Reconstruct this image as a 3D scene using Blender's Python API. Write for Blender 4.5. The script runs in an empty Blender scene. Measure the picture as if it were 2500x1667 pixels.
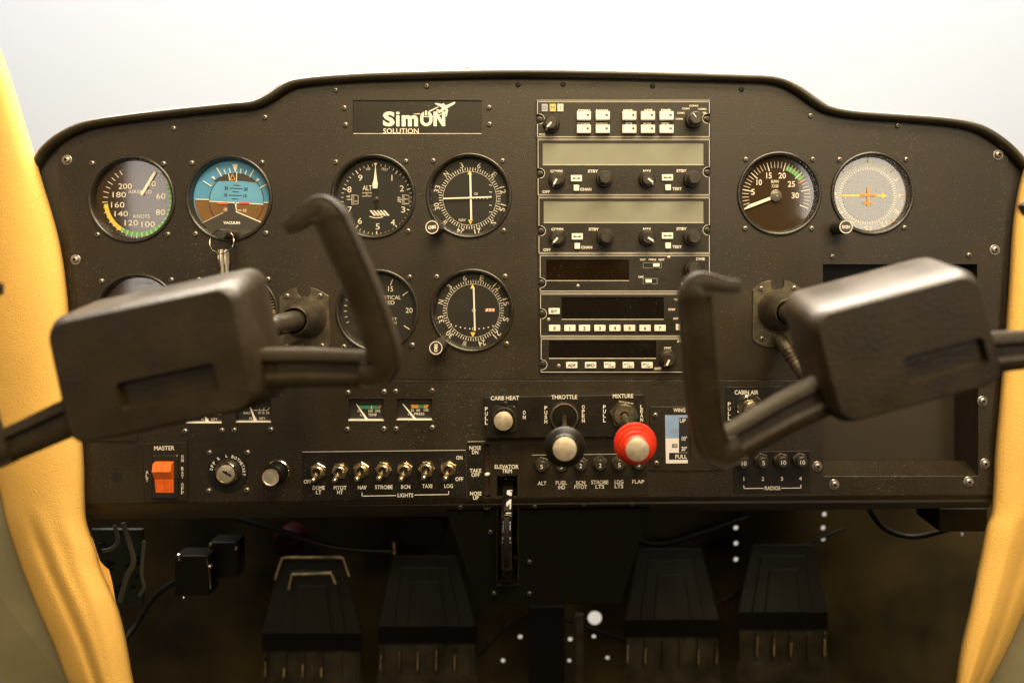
import bpy, bmesh, math, random
from math import sin, cos, pi, radians
from mathutils import Vector, Matrix
from mathutils.geometry import tessellate_polygon

random.seed(7)
S = 0.0004            # metres per panel unit
F = 1944.0            # camera distance in panel units
VU, VV = 1370.0, 610.0
sc = bpy.context.scene
col = sc.collection

def W(u, v, h=0.0):
    return Vector(((u - 1250) * S, -h * S, (833.5 - v) * S))

# ------------------------------------------------------------------ camera
cam = bpy.data.cameras.new('camera')
camo = bpy.data.objects.new('camera', cam); col.objects.link(camo)
camo.location = W(VU, VV, F)
camo.rotation_euler = (pi / 2, 0, 0)
cam.lens = 36.0 * F / 2500.0
cam.shift_x = -(VU - 1250) / 2500.0
cam.shift_y = -(833.5 - VV) / 2500.0
cam.clip_start = 0.01; cam.clip_end = 60
cam.dof.use_dof = True
cam.dof.focus_distance = F * S
cam.dof.aperture_fstop = 3.0
sc.camera = camo

# ------------------------------------------------------------------ world and lamps
world = bpy.data.worlds.new('World'); sc.world = world; world.use_nodes = True
bg = world.node_tree.nodes['Background']
bg.inputs[0].default_value = (1.0, 0.70, 0.36, 1)
bg.inputs[1].default_value = 0.045

def area(name, loc, target, sx, sy, power, color, spread=180):
    l = bpy.data.lights.new(name, 'AREA'); l.shape = 'RECTANGLE'
    l.size = sx; l.size_y = sy; l.energy = power; l.color = color
    l.spread = radians(spread)
    o = bpy.data.objects.new(name, l); col.objects.link(o)
    o.location = loc
    o.rotation_euler = (Vector(target) - Vector(loc)).to_track_quat('-Z', 'Y').to_euler()
    return o
area('ceiling_lamp', (0.35, -0.95, 1.55), (0.05, 0.0, 0.05), 1.5, 0.6, 72, (1.0, 0.81, 0.54))
area('room_lamp', (0.3, -2.6, 1.35), (0.1, 0.0, 0.1), 2.6, 0.6, 56, (1.0, 0.745, 0.37))
area('screen_lamp', (0.0, 0.5, 2.6), (0.0, 2.6, 0.6), 8.0, 0.5, 162, (0.85, 0.93, 1.0))
area('overhead_lamp', (-0.1, 0.55, 1.9), (-0.1, 0.1, 0.1), 3.2, 0.8, 190, (1.0, 0.86, 0.68), 110)
area('right_glare_lamp', (1.195, -2.3, 0.30), (0.3, 0.0, 0.13), 0.41, 0.5, 6.2, (1.0, 0.93, 0.82))  # added area lamp behind the camera, reflected as glare in the right gauges
area('left_glare_lamp', (-1.525, -2.3, 0.2), (-0.37, 0.0, 0.1), 0.19, 0.7, 3.0, (1.0, 0.90, 0.82))  # added narrow lamp behind the camera, for the half reflections in the left gauges
sc.view_settings.view_transform = 'Standard'
sc.view_settings.look = 'None'
sc.view_settings.exposure = 0.0
sc.view_settings.gamma = 1.0
sc.cycles.use_denoising = True
sc.cycles.max_bounces = 8
sc.cycles.sample_clamp_indirect = 12.0

# ------------------------------------------------------------------ materials
MAT = {}
def mat(name, color, rough=0.5, metal=0.0, spec=0.5, bump=0.0, bscale=800.0, var=0.0, vscale=20.0, dust=0.0, coat=0.0, emit=None, grain=0.0):
    m = bpy.data.materials.new(name); m.use_nodes = True
    nt = m.node_tree; N = nt.nodes; L = nt.links
    p = N['Principled BSDF']
    p.inputs['Roughness'].default_value = rough
    p.inputs['Metallic'].default_value = metal
    p.inputs['Specular IOR Level'].default_value = spec
    p.inputs['Coat Weight'].default_value = coat
    p.inputs['Coat Roughness'].default_value = 0.06
    geo = N.new('ShaderNodeNewGeometry')
    rgb = N.new('ShaderNodeRGB'); rgb.outputs[0].default_value = (*color, 1)
    out = rgb.outputs[0]
    if var:
        n = N.new('ShaderNodeTexNoise'); n.inputs['Scale'].default_value = vscale; n.inputs['Detail'].default_value = 5
        L.new(geo.outputs['Position'], n.inputs['Vector'])
        mr = N.new('ShaderNodeMapRange'); mr.inputs[1].default_value = 0.3; mr.inputs[2].default_value = 0.7
        mr.inputs[3].default_value = 1 - var; mr.inputs[4].default_value = 1 + var
        L.new(n.outputs[0], mr.inputs[0])
        mx = N.new('ShaderNodeVectorMath'); mx.operation = 'SCALE'
        L.new(out, mx.inputs[0]); L.new(mr.outputs[0], mx.inputs['Scale'])
        out = mx.outputs[0]
        rr = N.new('ShaderNodeMapRange'); rr.inputs[1].default_value = 0.3; rr.inputs[2].default_value = 0.7
        rr.inputs[3].default_value = max(0.02, rough - 0.08); rr.inputs[4].default_value = min(1, rough + 0.08)
        L.new(n.outputs[0], rr.inputs[0]); L.new(rr.outputs[0], p.inputs['Roughness'])
    if grain:
        n = N.new('ShaderNodeTexNoise'); n.inputs['Scale'].default_value = 620; n.inputs['Detail'].default_value = 2
        L.new(geo.outputs['Position'], n.inputs['Vector'])
        mr = N.new('ShaderNodeMapRange'); mr.inputs[1].default_value = 0.3; mr.inputs[2].default_value = 0.7
        mr.inputs[3].default_value = 1 - grain; mr.inputs[4].default_value = 1 + grain
        L.new(n.outputs[0], mr.inputs[0])
        mx = N.new('ShaderNodeVectorMath'); mx.operation = 'SCALE'
        L.new(out, mx.inputs[0]); L.new(mr.outputs[0], mx.inputs['Scale'])
        out = mx.outputs[0]
    if dust:
        def flecks(scale, rad, thr):
            vo = N.new('ShaderNodeTexVoronoi'); vo.inputs['Scale'].default_value = scale
            L.new(geo.outputs['Position'], vo.inputs['Vector'])
            lt = N.new('ShaderNodeMath'); lt.operation = 'LESS_THAN'; lt.inputs[1].default_value = rad
            L.new(vo.outputs['Distance'], lt.inputs[0])
            sp = N.new('ShaderNodeSeparateColor'); L.new(vo.outputs['Color'], sp.inputs[0])
            gt = N.new('ShaderNodeMath'); gt.operation = 'GREATER_THAN'; gt.inputs[1].default_value = thr
            L.new(sp.outputs[0], gt.inputs[0])
            mu = N.new('ShaderNodeMath'); mu.operation = 'MULTIPLY'
            L.new(lt.outputs[0], mu.inputs[0]); L.new(gt.outputs[0], mu.inputs[1])
            return mu.outputs[0]
        a = flecks(700, 0.25, 0.90); b = flecks(210, 0.10, 0.86)
        clump = N.new('ShaderNodeTexNoise'); clump.inputs['Scale'].default_value = 9.0
        L.new(geo.outputs['Position'], clump.inputs['Vector'])
        cm = N.new('ShaderNodeMapRange'); cm.inputs[1].default_value = 0.35; cm.inputs[2].default_value = 0.7
        L.new(clump.outputs[0], cm.inputs[0])
        ad = N.new('ShaderNodeMath'); ad.operation = 'MAXIMUM'
        L.new(a, ad.inputs[0]); L.new(b, ad.inputs[1])
        fac = N.new('ShaderNodeMath'); fac.operation = 'MULTIPLY'
        L.new(ad.outputs[0], fac.inputs[0]); L.new(cm.outputs[0], fac.inputs[1])
        f2 = N.new('ShaderNodeMath'); f2.operation = 'MULTIPLY'; f2.inputs[1].default_value = dust
        L.new(fac.outputs[0], f2.inputs[0])
        mix = N.new('ShaderNodeMix'); mix.data_type = 'RGBA'
        L.new(f2.outputs[0], mix.inputs[0]); L.new(out, mix.inputs[6]); mix.inputs[7].default_value = (0.42, 0.38, 0.31, 1)
        out = mix.outputs[2]
    L.new(out, p.inputs['Base Color'])
    if bump:
        n = N.new('ShaderNodeTexNoise'); n.inputs['Scale'].default_value = bscale; n.inputs['Detail'].default_value = 3
        L.new(geo.outputs['Position'], n.inputs['Vector'])
        b = N.new('ShaderNodeBump'); b.inputs['Strength'].default_value = bump; b.inputs['Distance'].default_value = 0.0004
        L.new(n.outputs[0], b.inputs['Height']); L.new(b.outputs[0], p.inputs['Normal'])
    if emit:
        p.inputs['Emission Color'].default_value = (*color, 1); p.inputs['Emission Strength'].default_value = emit
    MAT[name] = m
    return m

mat('panel_paint', (0.0165, 0.0103, 0.0032), 0.42, spec=0.58, bump=0.8, bscale=900, var=0.17, vscale=14, dust=0.45, grain=0.32)
mat('plate_paint', (0.018, 0.0125, 0.0055), 0.40, bump=0.5, bscale=900, var=0.12, vscale=20, dust=0.4, grain=0.25)
mat('placard', (0.007, 0.005, 0.0022), 0.42, bump=0.2, bscale=900, var=0.1, vscale=30, dust=0.35)
mat('side_paint', (0.020, 0.016, 0.012), 0.6, bump=0.5)
mat('lip_vinyl', (0.026, 0.020, 0.010), 0.42, spec=0.5, bump=0.35, bscale=600, var=0.15, vscale=30, dust=0.35)
mat('gauge_black', (0.022, 0.0185, 0.013), 0.24, spec=0.7, bump=0.2, bscale=1200, var=0.1, vscale=60)
mat('dial_black', (0.010, 0.0085, 0.0065), 0.6, coat=1.0)
mat('gloss_black', (0.008, 0.006, 0.004), 0.08, dust=0.25)
mat('display_brown', (0.012, 0.006, 0.0025), 0.12, dust=0.25)
mat('lcd_green', (0.235, 0.235, 0.18), 0.35, var=0.05, vscale=30, dust=0.15)
mat('radio_face', (0.014, 0.010, 0.0045), 0.42, bump=0.6, bscale=900, var=0.1, vscale=30, dust=0.3, grain=0.25)
mat('knob_plastic', (0.030, 0.025, 0.018), 0.35, spec=0.6, bump=0.3, bscale=900, var=0.2, vscale=150)
mat('yoke_plastic', (0.0150, 0.0095, 0.0034), 0.43, spec=0.33, bump=0.8, bscale=380, var=0.25, vscale=40)
mat('yoke_shaft_metal', (0.035, 0.028, 0.02), 0.25, metal=0.0, coat=0.3, var=0.2, vscale=60)
mat('white_print', (0.78, 0.73, 0.63), 0.6, var=0.05, vscale=150)
mat('cream_print_and_lit_edge', (0.74, 0.68, 0.58), 0.6, var=0.08, vscale=150)  # lettering cream; also colours ledges and edges with light put in
mat('dim_print', (0.30, 0.26, 0.20), 0.6)
mat('dial_brown', (0.040, 0.022, 0.008), 0.7, spec=0.1, coat=1.0)
mat('arc_cream', (0.7, 0.66, 0.5), 0.6)
mat('button_white', (0.80, 0.75, 0.68), 0.4, var=0.04, vscale=80)
mat('ink', (0.02, 0.018, 0.016), 0.5)
mat('screw_steel', (0.36, 0.32, 0.28), 0.36, metal=0.8, bump=0.15, bscale=1500, var=0.15, vscale=120)
mat('screw_dark', (0.045, 0.04, 0.033), 0.42, metal=0.6)
mat('socket_black', (0.004, 0.004, 0.004), 0.6)
mat('cast_metal', (0.125, 0.105, 0.075), 0.40, metal=0.75, bump=0.9, bscale=900, var=0.3, vscale=90)
mat('chrome', (0.66, 0.60, 0.50), 0.16, metal=1.0, var=0.08, vscale=200)
mat('brass_nickel', (0.72, 0.60, 0.40), 0.27, metal=1.0, var=0.12, vscale=250)
mat('chrome_dull', (0.40, 0.35, 0.29), 0.3, metal=0.95)
mat('key_steel', (0.85, 0.80, 0.70), 0.38, metal=0.6)
mat('brushed_face', (0.72, 0.62, 0.47), 0.45, metal=0.8, bump=0.3, bscale=700, var=0.08, vscale=200)
mat('throttle_black', (0.008, 0.0065, 0.004), 0.38, spec=0.28)
mat('red_plastic', (0.46, 0.022, 0.006), 0.40, spec=0.3, var=0.06, vscale=100)
mat('orange_plastic', (0.86, 0.16, 0.018), 0.36, var=0.05, vscale=100)
mat('sky_blue', (0.075, 0.27, 0.50), 0.55, var=0.06, vscale=60)
mat('sky_blue_light', (0.115, 0.34, 0.56), 0.55, var=0.06, vscale=60)
mat('earth_brown', (0.17, 0.085, 0.024), 0.6, var=0.10, vscale=60)
mat('arc_yellow', (0.75, 0.52, 0.02), 0.5)
mat('arc_green', (0.10, 0.36, 0.08), 0.5)
mat('arc_white', (0.55, 0.55, 0.42), 0.5)
mat('band_green', (0.03, 0.24, 0.11), 0.5)
mat('band_orange', (0.70, 0.33, 0.03), 0.5)
mat('arc_red', (0.65, 0.10, 0.04), 0.5)
mat('flag_red', (0.85, 0.10, 0.03), 0.5)
mat('needle_orange', (0.80, 0.28, 0.03), 0.5)
mat('needle_yellow', (0.85, 0.58, 0.10), 0.5)
mat('needle_white', (0.80, 0.76, 0.66), 0.5)
mat('hub_grey', (0.105, 0.09, 0.068), 0.5, coat=1.0)
mat('dial_grey', (0.050, 0.043, 0.034), 0.6, coat=1.0)
mat('dial_glare', (0.17, 0.152, 0.122), 0.6, coat=1.0)  # lightened base: part of the reflected glare is put into the colour
mat('card_blue', (0.22, 0.33, 0.55), 0.5, var=0.08, vscale=80)
mat('card_pink', (0.72, 0.66, 0.64), 0.5)
mat('lamp_blue', (0.38, 0.38, 0.46), 0.3)
mat('lamp_yellow', (0.62, 0.50, 0.16), 0.3)
mat('lamp_white', (0.60, 0.57, 0.46), 0.3)
mat('slot_brown', (0.05, 0.032, 0.022), 0.3)
mat('pedestal_black', (0.002, 0.0016, 0.0006), 0.8, spec=0.06, var=0.2, vscale=20)
mat('rubber_black', (0.003, 0.0025, 0.0013), 0.6, spec=0.18, bump=0.4, bscale=400, var=0.3, vscale=30)
mat('pedal_metal', (0.05, 0.042, 0.028), 0.35, metal=0.5, var=0.5, vscale=30)
mat('worn_edge', (0.20, 0.15, 0.07), 0.45, metal=0.3, var=0.7, vscale=60)
mat('firewall_paint', (0.034, 0.025, 0.009), 0.8, spec=0.2, var=0.75, vscale=9, bump=0.4, bscale=60)
mat('floor_paint', (0.015, 0.012, 0.006), 0.8, spec=0.2, var=0.4, vscale=8)
mat('hull_paint', (0.115, 0.10, 0.055), 0.6, var=0.38, vscale=7, bump=0.4, bscale=120, dust=0.15)
mat('screen_white', (0.86, 0.86, 0.87), 0.9, spec=0.1)
mat('ribbon_grey', (0.07, 0.07, 0.065), 0.6)
mat('circuit_green', (0.005, 0.012, 0.009), 0.4, var=0.6, vscale=120)
mat('box_black', (0.003, 0.003, 0.003), 0.4, spec=0.25)
mat('red_tank', (0.014, 0.001, 0.0008), 0.6, spec=0.1)
mat('solder_silver', (0.8, 0.75, 0.6), 0.12, metal=1.0)
mat('glove_black', (0.026, 0.018, 0.009), 0.6, bump=0.4)
mat('bump_brown', (0.12, 0.07, 0.05), 0.5)

# leather
def leather():
    m = mat('yellow_leather', (0.78, 0.47, 0.12), 0.5, spec=0.3, var=0.10, vscale=6)
    nt = m.node_tree; N = nt.nodes; L = nt.links; p = N['Principled BSDF']
    geo = N.new('ShaderNodeNewGeometry')
    wob = N.new('ShaderNodeTexNoise'); wob.inputs['Scale'].default_value = 60
    L.new(geo.outputs['Position'], wob.inputs['Vector'])
    ad = N.new('ShaderNodeMixRGB'); ad.blend_type = 'ADD'; ad.inputs[0].default_value = 0.02
    L.new(geo.outputs['Position'], ad.inputs[1]); L.new(wob.outputs['Color'], ad.inputs[2])
    vo = N.new('ShaderNodeTexVoronoi'); vo.feature = 'DISTANCE_TO_EDGE'; vo.inputs['Scale'].default_value = 330
    L.new(ad.outputs[0], vo.inputs['Vector'])
    mr = N.new('ShaderNodeMapRange'); mr.inputs[2].default_value = 0.18
    L.new(vo.outputs['Distance'], mr.inputs[0])
    n2 = N.new('ShaderNodeTexNoise'); n2.inputs['Scale'].default_value = 17; n2.inputs['Detail'].default_value = 2
    L.new(geo.outputs['Position'], n2.inputs['Vector'])
    b1 = N.new('ShaderNodeBump'); b1.inputs['Strength'].default_value = 0.35; b1.inputs['Distance'].default_value = 0.0005
    L.new(mr.outputs[0], b1.inputs['Height'])
    b2 = N.new('ShaderNodeBump'); b2.inputs['Strength'].default_value = 0.5; b2.inputs['Distance'].default_value = 0.0022
    L.new(n2.outputs[0], b2.inputs['Height']); L.new(b1.outputs[0], b2.inputs['Normal'])
    L.new(b2.outputs[0], p.inputs['Normal'])
leather()

def glass_mat(name, tint=(1, 1, 1), rough=0.12, ior=1.5):
    m = bpy.data.materials.new(name); m.use_nodes = True
    nt = m.node_tree; N = nt.nodes; L = nt.links
    N.remove(N['Principled BSDF'])
    t = N.new('ShaderNodeBsdfTransparent'); t.inputs[0].default_value = (*tint, 1)
    g = N.new('ShaderNodeBsdfGlossy'); g.inputs['Roughness'].default_value = rough
    lw = N.new('ShaderNodeLayerWeight')
    pw = N.new('ShaderNodeMath'); pw.operation = 'POWER'; pw.inputs[1].default_value = 5.0; L.new(lw.outputs['Facing'], pw.inputs[0])
    fr = N.new('ShaderNodeMath'); fr.operation = 'MULTIPLY_ADD'; fr.inputs[1].default_value = 0.9; fr.inputs[2].default_value = 0.006; L.new(pw.outputs[0], fr.inputs[0])
    mx = N.new('ShaderNodeMixShader')
    L.new(fr.outputs[0], mx.inputs[0]); L.new(t.outputs[0], mx.inputs[1]); L.new(g.outputs[0], mx.inputs[2])
    L.new(mx.outputs[0], N['Material Output'].inputs['Surface'])
    MAT[name] = m
glass_mat('gauge_glass', (0.97, 0.97, 0.95), 0.09)

# ------------------------------------------------------------------ mesh helpers
_gc = {}
def glyphs(s, bold):
    k = (s, bold)
    if k not in _gc:
        c = bpy.data.curves.new('t', 'FONT'); c.body = s; c.size = 1.0; c.resolution_u = 3
        c.offset = bold
        o = bpy.data.objects.new('t', c); col.objects.link(o)
        dg = bpy.context.evaluated_depsgraph_get()
        me = o.evaluated_get(dg).to_mesh()
        vs = [(v.co.x, v.co.y) for v in me.vertices]
        fs = [tuple(p.vertices) for p in me.polygons]
        o.evaluated_get(dg).to_mesh_clear()
        bpy.data.objects.remove(o); bpy.data.curves.remove(c)
        xs = [v[0] for v in vs]; ys = [v[1] for v in vs]
        _gc[k] = (vs, fs, min(xs), max(xs), min(ys), max(ys))
    return _gc[k]

class Thing:
    def __init__(s, name, label, cat, u, v, h=0, group=None, kind=None, rot=None):
        o = bpy.data.objects.new(name, None); col.objects.link(o)
        o.empty_display_size = 0.01
        o.location = W(u, v, h)
        o['label'] = label; o['category'] = cat
        if group: o['group'] = group
        if kind: o['kind'] = kind
        s.o = o; s.org = (u, v, h)

class Part:          # acts as a parent whose origin is a thing's origin
    def __init__(s, o, org): s.o = o; s.org = org

def rrect(u0, u1, v0, v1, r=3, n=4):
    r = min(r, (u1 - u0) / 2 - .01, (v1 - v0) / 2 - .01)
    pts = []
    for cx, cy, a0 in ((u1 - r, v0 + r, -90), (u1 - r, v1 - r, 0), (u0 + r, v1 - r, 90), (u0 + r, v0 + r, 180)):
        for i in range(n + 1):
            a = radians(a0 + 90 * i / n)
            pts.append((cx + r * cos(a), cy + r * sin(a)))
    return pts
def circle(u, v, r, n=48, a0=0):
    return [(u + r * cos(a0 + 2 * pi * i / n), v + r * sin(a0 + 2 * pi * i / n)) for i in range(n)]
def ngon(u, v, r, n, a0=0): return circle(u, v, r, n, radians(a0))
def inset(pts, d):
    n = len(pts); out = []
    A = sum(pts[i][0] * pts[(i + 1) % n][1] - pts[(i + 1) % n][0] * pts[i][1] for i in range(n))
    sg = 1 if A > 0 else -1
    for i in range(n):
        p0 = Vector(pts[i - 1]); p1 = Vector(pts[i]); p2 = Vector(pts[(i + 1) % n])
        e1 = (p1 - p0); e2 = (p2 - p1)
        if e1.length < 1e-6: e1 = e2
        if e2.length < 1e-6: e2 = e1
        e1 = e1.normalized(); e2 = e2.normalized()
        n1 = Vector((-e1.y, e1.x)); n2 = Vector((-e2.y, e2.x))
        b = (n1 + n2)
        b = b.normalized() if b.length > 1e-6 else n1
        k = max(0.4, b.dot(n1))
        q = p1 + b * (sg * d / k)
        out.append((q.x, q.y))
    return out

class B:
    def __init__(s):
        s.v = []; s.f = []; s.m = []; s.cur = 0; s.xf = None
    def add(s, vs, fs):
        b = len(s.v)
        if s.xf: vs = [s.xf(*p) for p in vs]
        s.v += [tuple(p) for p in vs]
        for f in fs: s.f.append(tuple(b + i for i in f)); s.m.append(s.cur)
    def flat(s, loops, h):
        pts = [p for l in loops for p in l]
        tr = tessellate_polygon([[Vector((p[0], p[1], 0)) for p in l] for l in loops])
        s.add([(p[0], p[1], h) for p in pts], tr)
    def wall(s, loop, h0, h1):
        n = len(loop)
        s.add([(p[0], p[1], h0) for p in loop] + [(p[0], p[1], h1) for p in loop],
              [(i, (i + 1) % n, n + (i + 1) % n, n + i) for i in range(n)])
    def plate(s, loops, h0, h1, cham=0.0, bottom=True):
        """loops[0] outline, others holes"""
        n = len(loops[0])
        if cham:
            top = inset(loops[0], cham)
            a = [(p[0], p[1], h0) for p in loops[0]]
            b = [(p[0], p[1], h1 - cham) for p in loops[0]]
            c = [(p[0], p[1], h1) for p in top]
            fs = [(i, (i + 1) % n, n + (i + 1) % n, n + i) for i in range(n)] + \
                 [(n + i, n + (i + 1) % n, 2 * n + (i + 1) % n, 2 * n + i) for i in range(n)]
            s.add(a + b + c, fs)
            s.flat([top] + loops[1:], h1)
        else:
            s.wall(loops[0], h0, h1); s.flat(loops, h1)
        for l in loops[1:]: s.wall(l, h0, h1)
        if bottom: s.flat(loops, h0)
    def box(s, u0, u1, v0, v1, h0, h1, r=2, cham=1.0):
        s.plate([rrect(u0, u1, v0, v1, r, 3)], h0, h1, cham)
    def lathe(s, u, v, prof, seg=48, cap0=True, cap1=True, knurl=0.0, kn=0):
        vs = []; fs = []
        for (r, h) in prof:
            for i in range(seg):
                a = 2 * pi * i / seg
                rr = r * (1 + knurl * (0.5 if (i % 2) else -0.5))
                vs.append((u + rr * cos(a), v + rr * sin(a), h))
        for j in range(len(prof) - 1):
            for i in range(seg):
                k = (i + 1) % seg
                fs.append((j * seg + i, j * seg + k, (j + 1) * seg + k, (j + 1) * seg + i))
        if cap0: fs.append(tuple(range(seg)))
        if cap1: fs.append(tuple(range((len(prof) - 1) * seg, len(prof) * seg)))
        s.add(vs, fs)
    def tick(s, u, v, a, r0, r1, w, h, w1=None):
        a = radians(a); d = (sin(a), -cos(a)); t = (cos(a), sin(a)); w1 = w if w1 is None else w1
        s.add([(u + d[0] * r0 - t[0] * w / 2, v + d[1] * r0 - t[1] * w / 2, h), (u + d[0] * r0 + t[0] * w / 2, v + d[1] * r0 + t[1] * w / 2, h),
               (u + d[0] * r1 + t[0] * w1 / 2, v + d[1] * r1 + t[1] * w1 / 2, h), (u + d[0] * r1 - t[0] * w1 / 2, v + d[1] * r1 - t[1] * w1 / 2, h)], [(0, 1, 2, 3)])
    def arc(s, u, v, a0, a1, r0, r1, h, n=24):
        vs = []
        for i in range(n + 1):
            a = radians(a0 + (a1 - a0) * i / n)
            vs += [(u + r0 * sin(a), v - r0 * cos(a), h), (u + r1 * sin(a), v - r1 * cos(a), h)]
        s.add(vs, [(2 * i, 2 * i + 1, 2 * i + 3, 2 * i + 2) for i in range(n)])
    def line(s, u0, v0, u1, v1, w, h):
        d = Vector((u1 - u0, v1 - v0)).normalized(); t = Vector((-d.y, d.x)) * w / 2
        s.add([(u0 + t.x, v0 + t.y, h), (u1 + t.x, v1 + t.y, h), (u1 - t.x, v1 - t.y, h), (u0 - t.x, v0 - t.y, h)], [(0, 1, 2, 3)])
    def bar(s, u0, v0, u1, v1, w, h0, h1):
        d = Vector((u1 - u0, v1 - v0)).normalized(); t = Vector((-d.y, d.x)) * w / 2
        s.plate([[(u0 + t.x, v0 + t.y), (u1 + t.x, v1 + t.y), (u1 - t.x, v1 - t.y), (u0 - t.x, v0 - t.y)]], h0, h1)
    def text(s, st, cu, cv, ht, w=None, rot=0, h=0.0, bold=0.012):
        vs, fs, x0, x1, y0, y1 = glyphs(st, bold)
        ky = ht / max(1e-6, (y1 - y0)); kx = ky if w is None else w / (x1 - x0)
        mx = (x0 + x1) / 2; my = (y0 + y1) / 2; a = radians(rot)
        out = []
        for x, y in vs:
            p = (x - mx) * kx; q = -(y - my) * ky
            out.append((cu + p * cos(a) - q * sin(a), cv + p * sin(a) + q * cos(a), h))
        s.add(out, fs)
    def column(s, st, cu, vs, ht, w, h, bold=0.012):
        for ch, v in zip(st, vs): s.text(ch, cu, v, ht, w if ch != 'I' else None, h=h, bold=bold)
    def sweep(s, path, rad, seg=14, cap=True, up=(0, 0, 1), sec=None):
        """path: list of 3d (u,v,h); rad: list of (a,b): a across, b along up"""
        P = [Vector(p) for p in path]; n = len(P); vs = []; up = Vector(up)
        for i, p in enumerate(P):
            t = (P[min(i + 1, n - 1)] - P[max(i - 1, 0)]).normalized()
            x = t.cross(up)
            x = x.normalized() if x.length > 1e-5 else Vector((1, 0, 0))
            y = x.cross(t).normalized()
            r = rad[i] if isinstance(rad, list) else rad
            if not isinstance(r, (tuple, list)): r = (r, r)
            if sec is None:
                for k in range(seg):
                    a = 2 * pi * k / seg
                    vs.append(p + x * (r[0] * cos(a)) + y * (r[1] * sin(a)))
            else:
                for (sx, sy) in sec: vs.append(p + x * (r[0] * sx) + y * (r[1] * sy))
        if sec: seg = len(sec)
        fs = []
        for i in range(n - 1):
            for k in range(seg):
                q = (k + 1) % seg
                fs.append((i * seg + k, i * seg + q, (i + 1) * seg + q, (i + 1) * seg + k))
        if cap: fs.append(tuple(range(seg))); fs.append(tuple(range((n - 1) * seg, n * seg)))
        s.add(vs, fs)
    def build(s, name, mats, parent=None, smooth=40, org=None, face_cam=False):
        if isinstance(mats, str): mats = [mats]
        o3 = org if org is not None else (parent.org if parent else (1250, 833.5, 0))
        me = bpy.data.meshes.new(name)
        me.from_pydata([((p[0] - o3[0]) * S, -(p[2] - o3[2]) * S, -(p[1] - o3[1]) * S) for p in s.v], [], s.f)
        for m in mats: me.materials.append(MAT[m])
        me.polygons.foreach_set('material_index', s.m)
        bm = bmesh.new(); bm.from_mesh(me)
        bmesh.ops.remove_doubles(bm, verts=bm.verts, dist=1e-6)
        bmesh.ops.recalc_face_normals(bm, faces=bm.faces)
        # sheets that are not closed should face the camera side (-Y)
        if face_cam:
            bmesh.ops.reverse_faces(bm, faces=[f for f in bm.faces if f.normal.y > 0])
        bm.to_mesh(me); bm.free()
        me.polygons.foreach_set('use_smooth', [True] * len(me.polygons))
        me.set_sharp_from_angle(angle=radians(smooth))
        me.update()
        o = bpy.data.objects.new(name, me); col.objects.link(o)
        if parent: o.parent = parent.o
        else: o.location = W(*o3)
        s.obj = o
        pt = Part(o, o3)
        return pt

def tag(pt, label, cat, group=None, kind=None):
    o = pt.o; o['label'] = label; o['category'] = cat
    if group: o['group'] = group
    if kind: o['kind'] = kind
    return pt
def struct(pt): pt.o['kind'] = 'structure'; return pt

def catmull(pts, n=6):
    P = [Vector(p) for p in pts]; out = []
    for i in range(len(P) - 1):
        p0 = P[max(i - 1, 0)]; p1 = P[i]; p2 = P[i + 1]; p3 = P[min(i + 2, len(P) - 1)]
        for k in range(n):
            t = k / n
            out.append(0.5 * ((2 * p1) + (p2 - p0) * t + (2 * p0 - 5 * p1 + 4 * p2 - p3) * t * t + (3 * p1 - p0 - 3 * p2 + p3) * t ** 3))
    out.append(P[-1])
    return out

def Q(px, py, h):
    """point at height h that is seen at photo position px,py"""
    k = 1 - h / F
    return (VU + (px - VU) * k, VV + (py - VV) * k, h)

# screws (shared meshes)
_sm = {}
def screw_mesh(kind):
    if kind in _sm: return _sm[kind]
    b = B()
    R, m = {'small': (6.6, 'screw_steel'), 'big': (9.2, 'screw_steel'), 'dark': (6.6, 'screw_dark')}[kind]
    if kind == 'big': b.lathe(0, 0, [(12.5, 0), (12.5, 1.4), (11.8, 2)], 28, False)
    b0 = 2 if kind == 'big' else 0
    H = 5.5
    b.lathe(0, 0, [(R, b0), (R, b0 + 1.2), (R * .93, b0 + H * .5), (R * .76, b0 + H * .82), (R * .5, b0 + H), (R * .38, b0 + H)], 22, False, False)
    b.cur = 1
    b.lathe(0, 0, [(R * .38, b0 + H), (R * .36, b0 + H - 3)], 6, False, True)
    p = b.build('screw', [m, 'socket_black'], None, org=(0, 0, 0))
    me = p.o.data; bpy.data.objects.remove(p.o)
    _sm[kind] = me
    return me
def screw(parent, u, v, h=0, kind='small'):
    o = bpy.data.objects.new('screw', screw_mesh(kind)); col.objects.link(o)
    o.parent = parent.o
    oo = parent.org
    o.location = ((u - oo[0]) * S, -(h - oo[2]) * S, -(v - oo[1]) * S)
    o.rotation_euler = (0, radians(random.uniform(0, 60)), 0)
    return o

# ================================================================== SETTING
# backdrop: the white projection screen in front of the cockpit
b = B()
def wpt(x, y, z): return (x / S + 1250, 833.5 - z / S, -y / S)
b.add([wpt(-7, 2.6, -3), wpt(7, 2.6, -3), wpt(7, 2.6, 4), wpt(-7, 2.6, 4), wpt(-7, 2.66, -3), wpt(7, 2.66, -3), wpt(7, 2.66, 4), wpt(-7, 2.66, 4)],
      [(0, 1, 2, 3), (4, 5, 6, 7), (0, 1, 5, 4), (2, 3, 7, 6), (0, 3, 7, 4), (1, 2, 6, 5)])
struct(b.build('backdrop', 'screen_white'))

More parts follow.
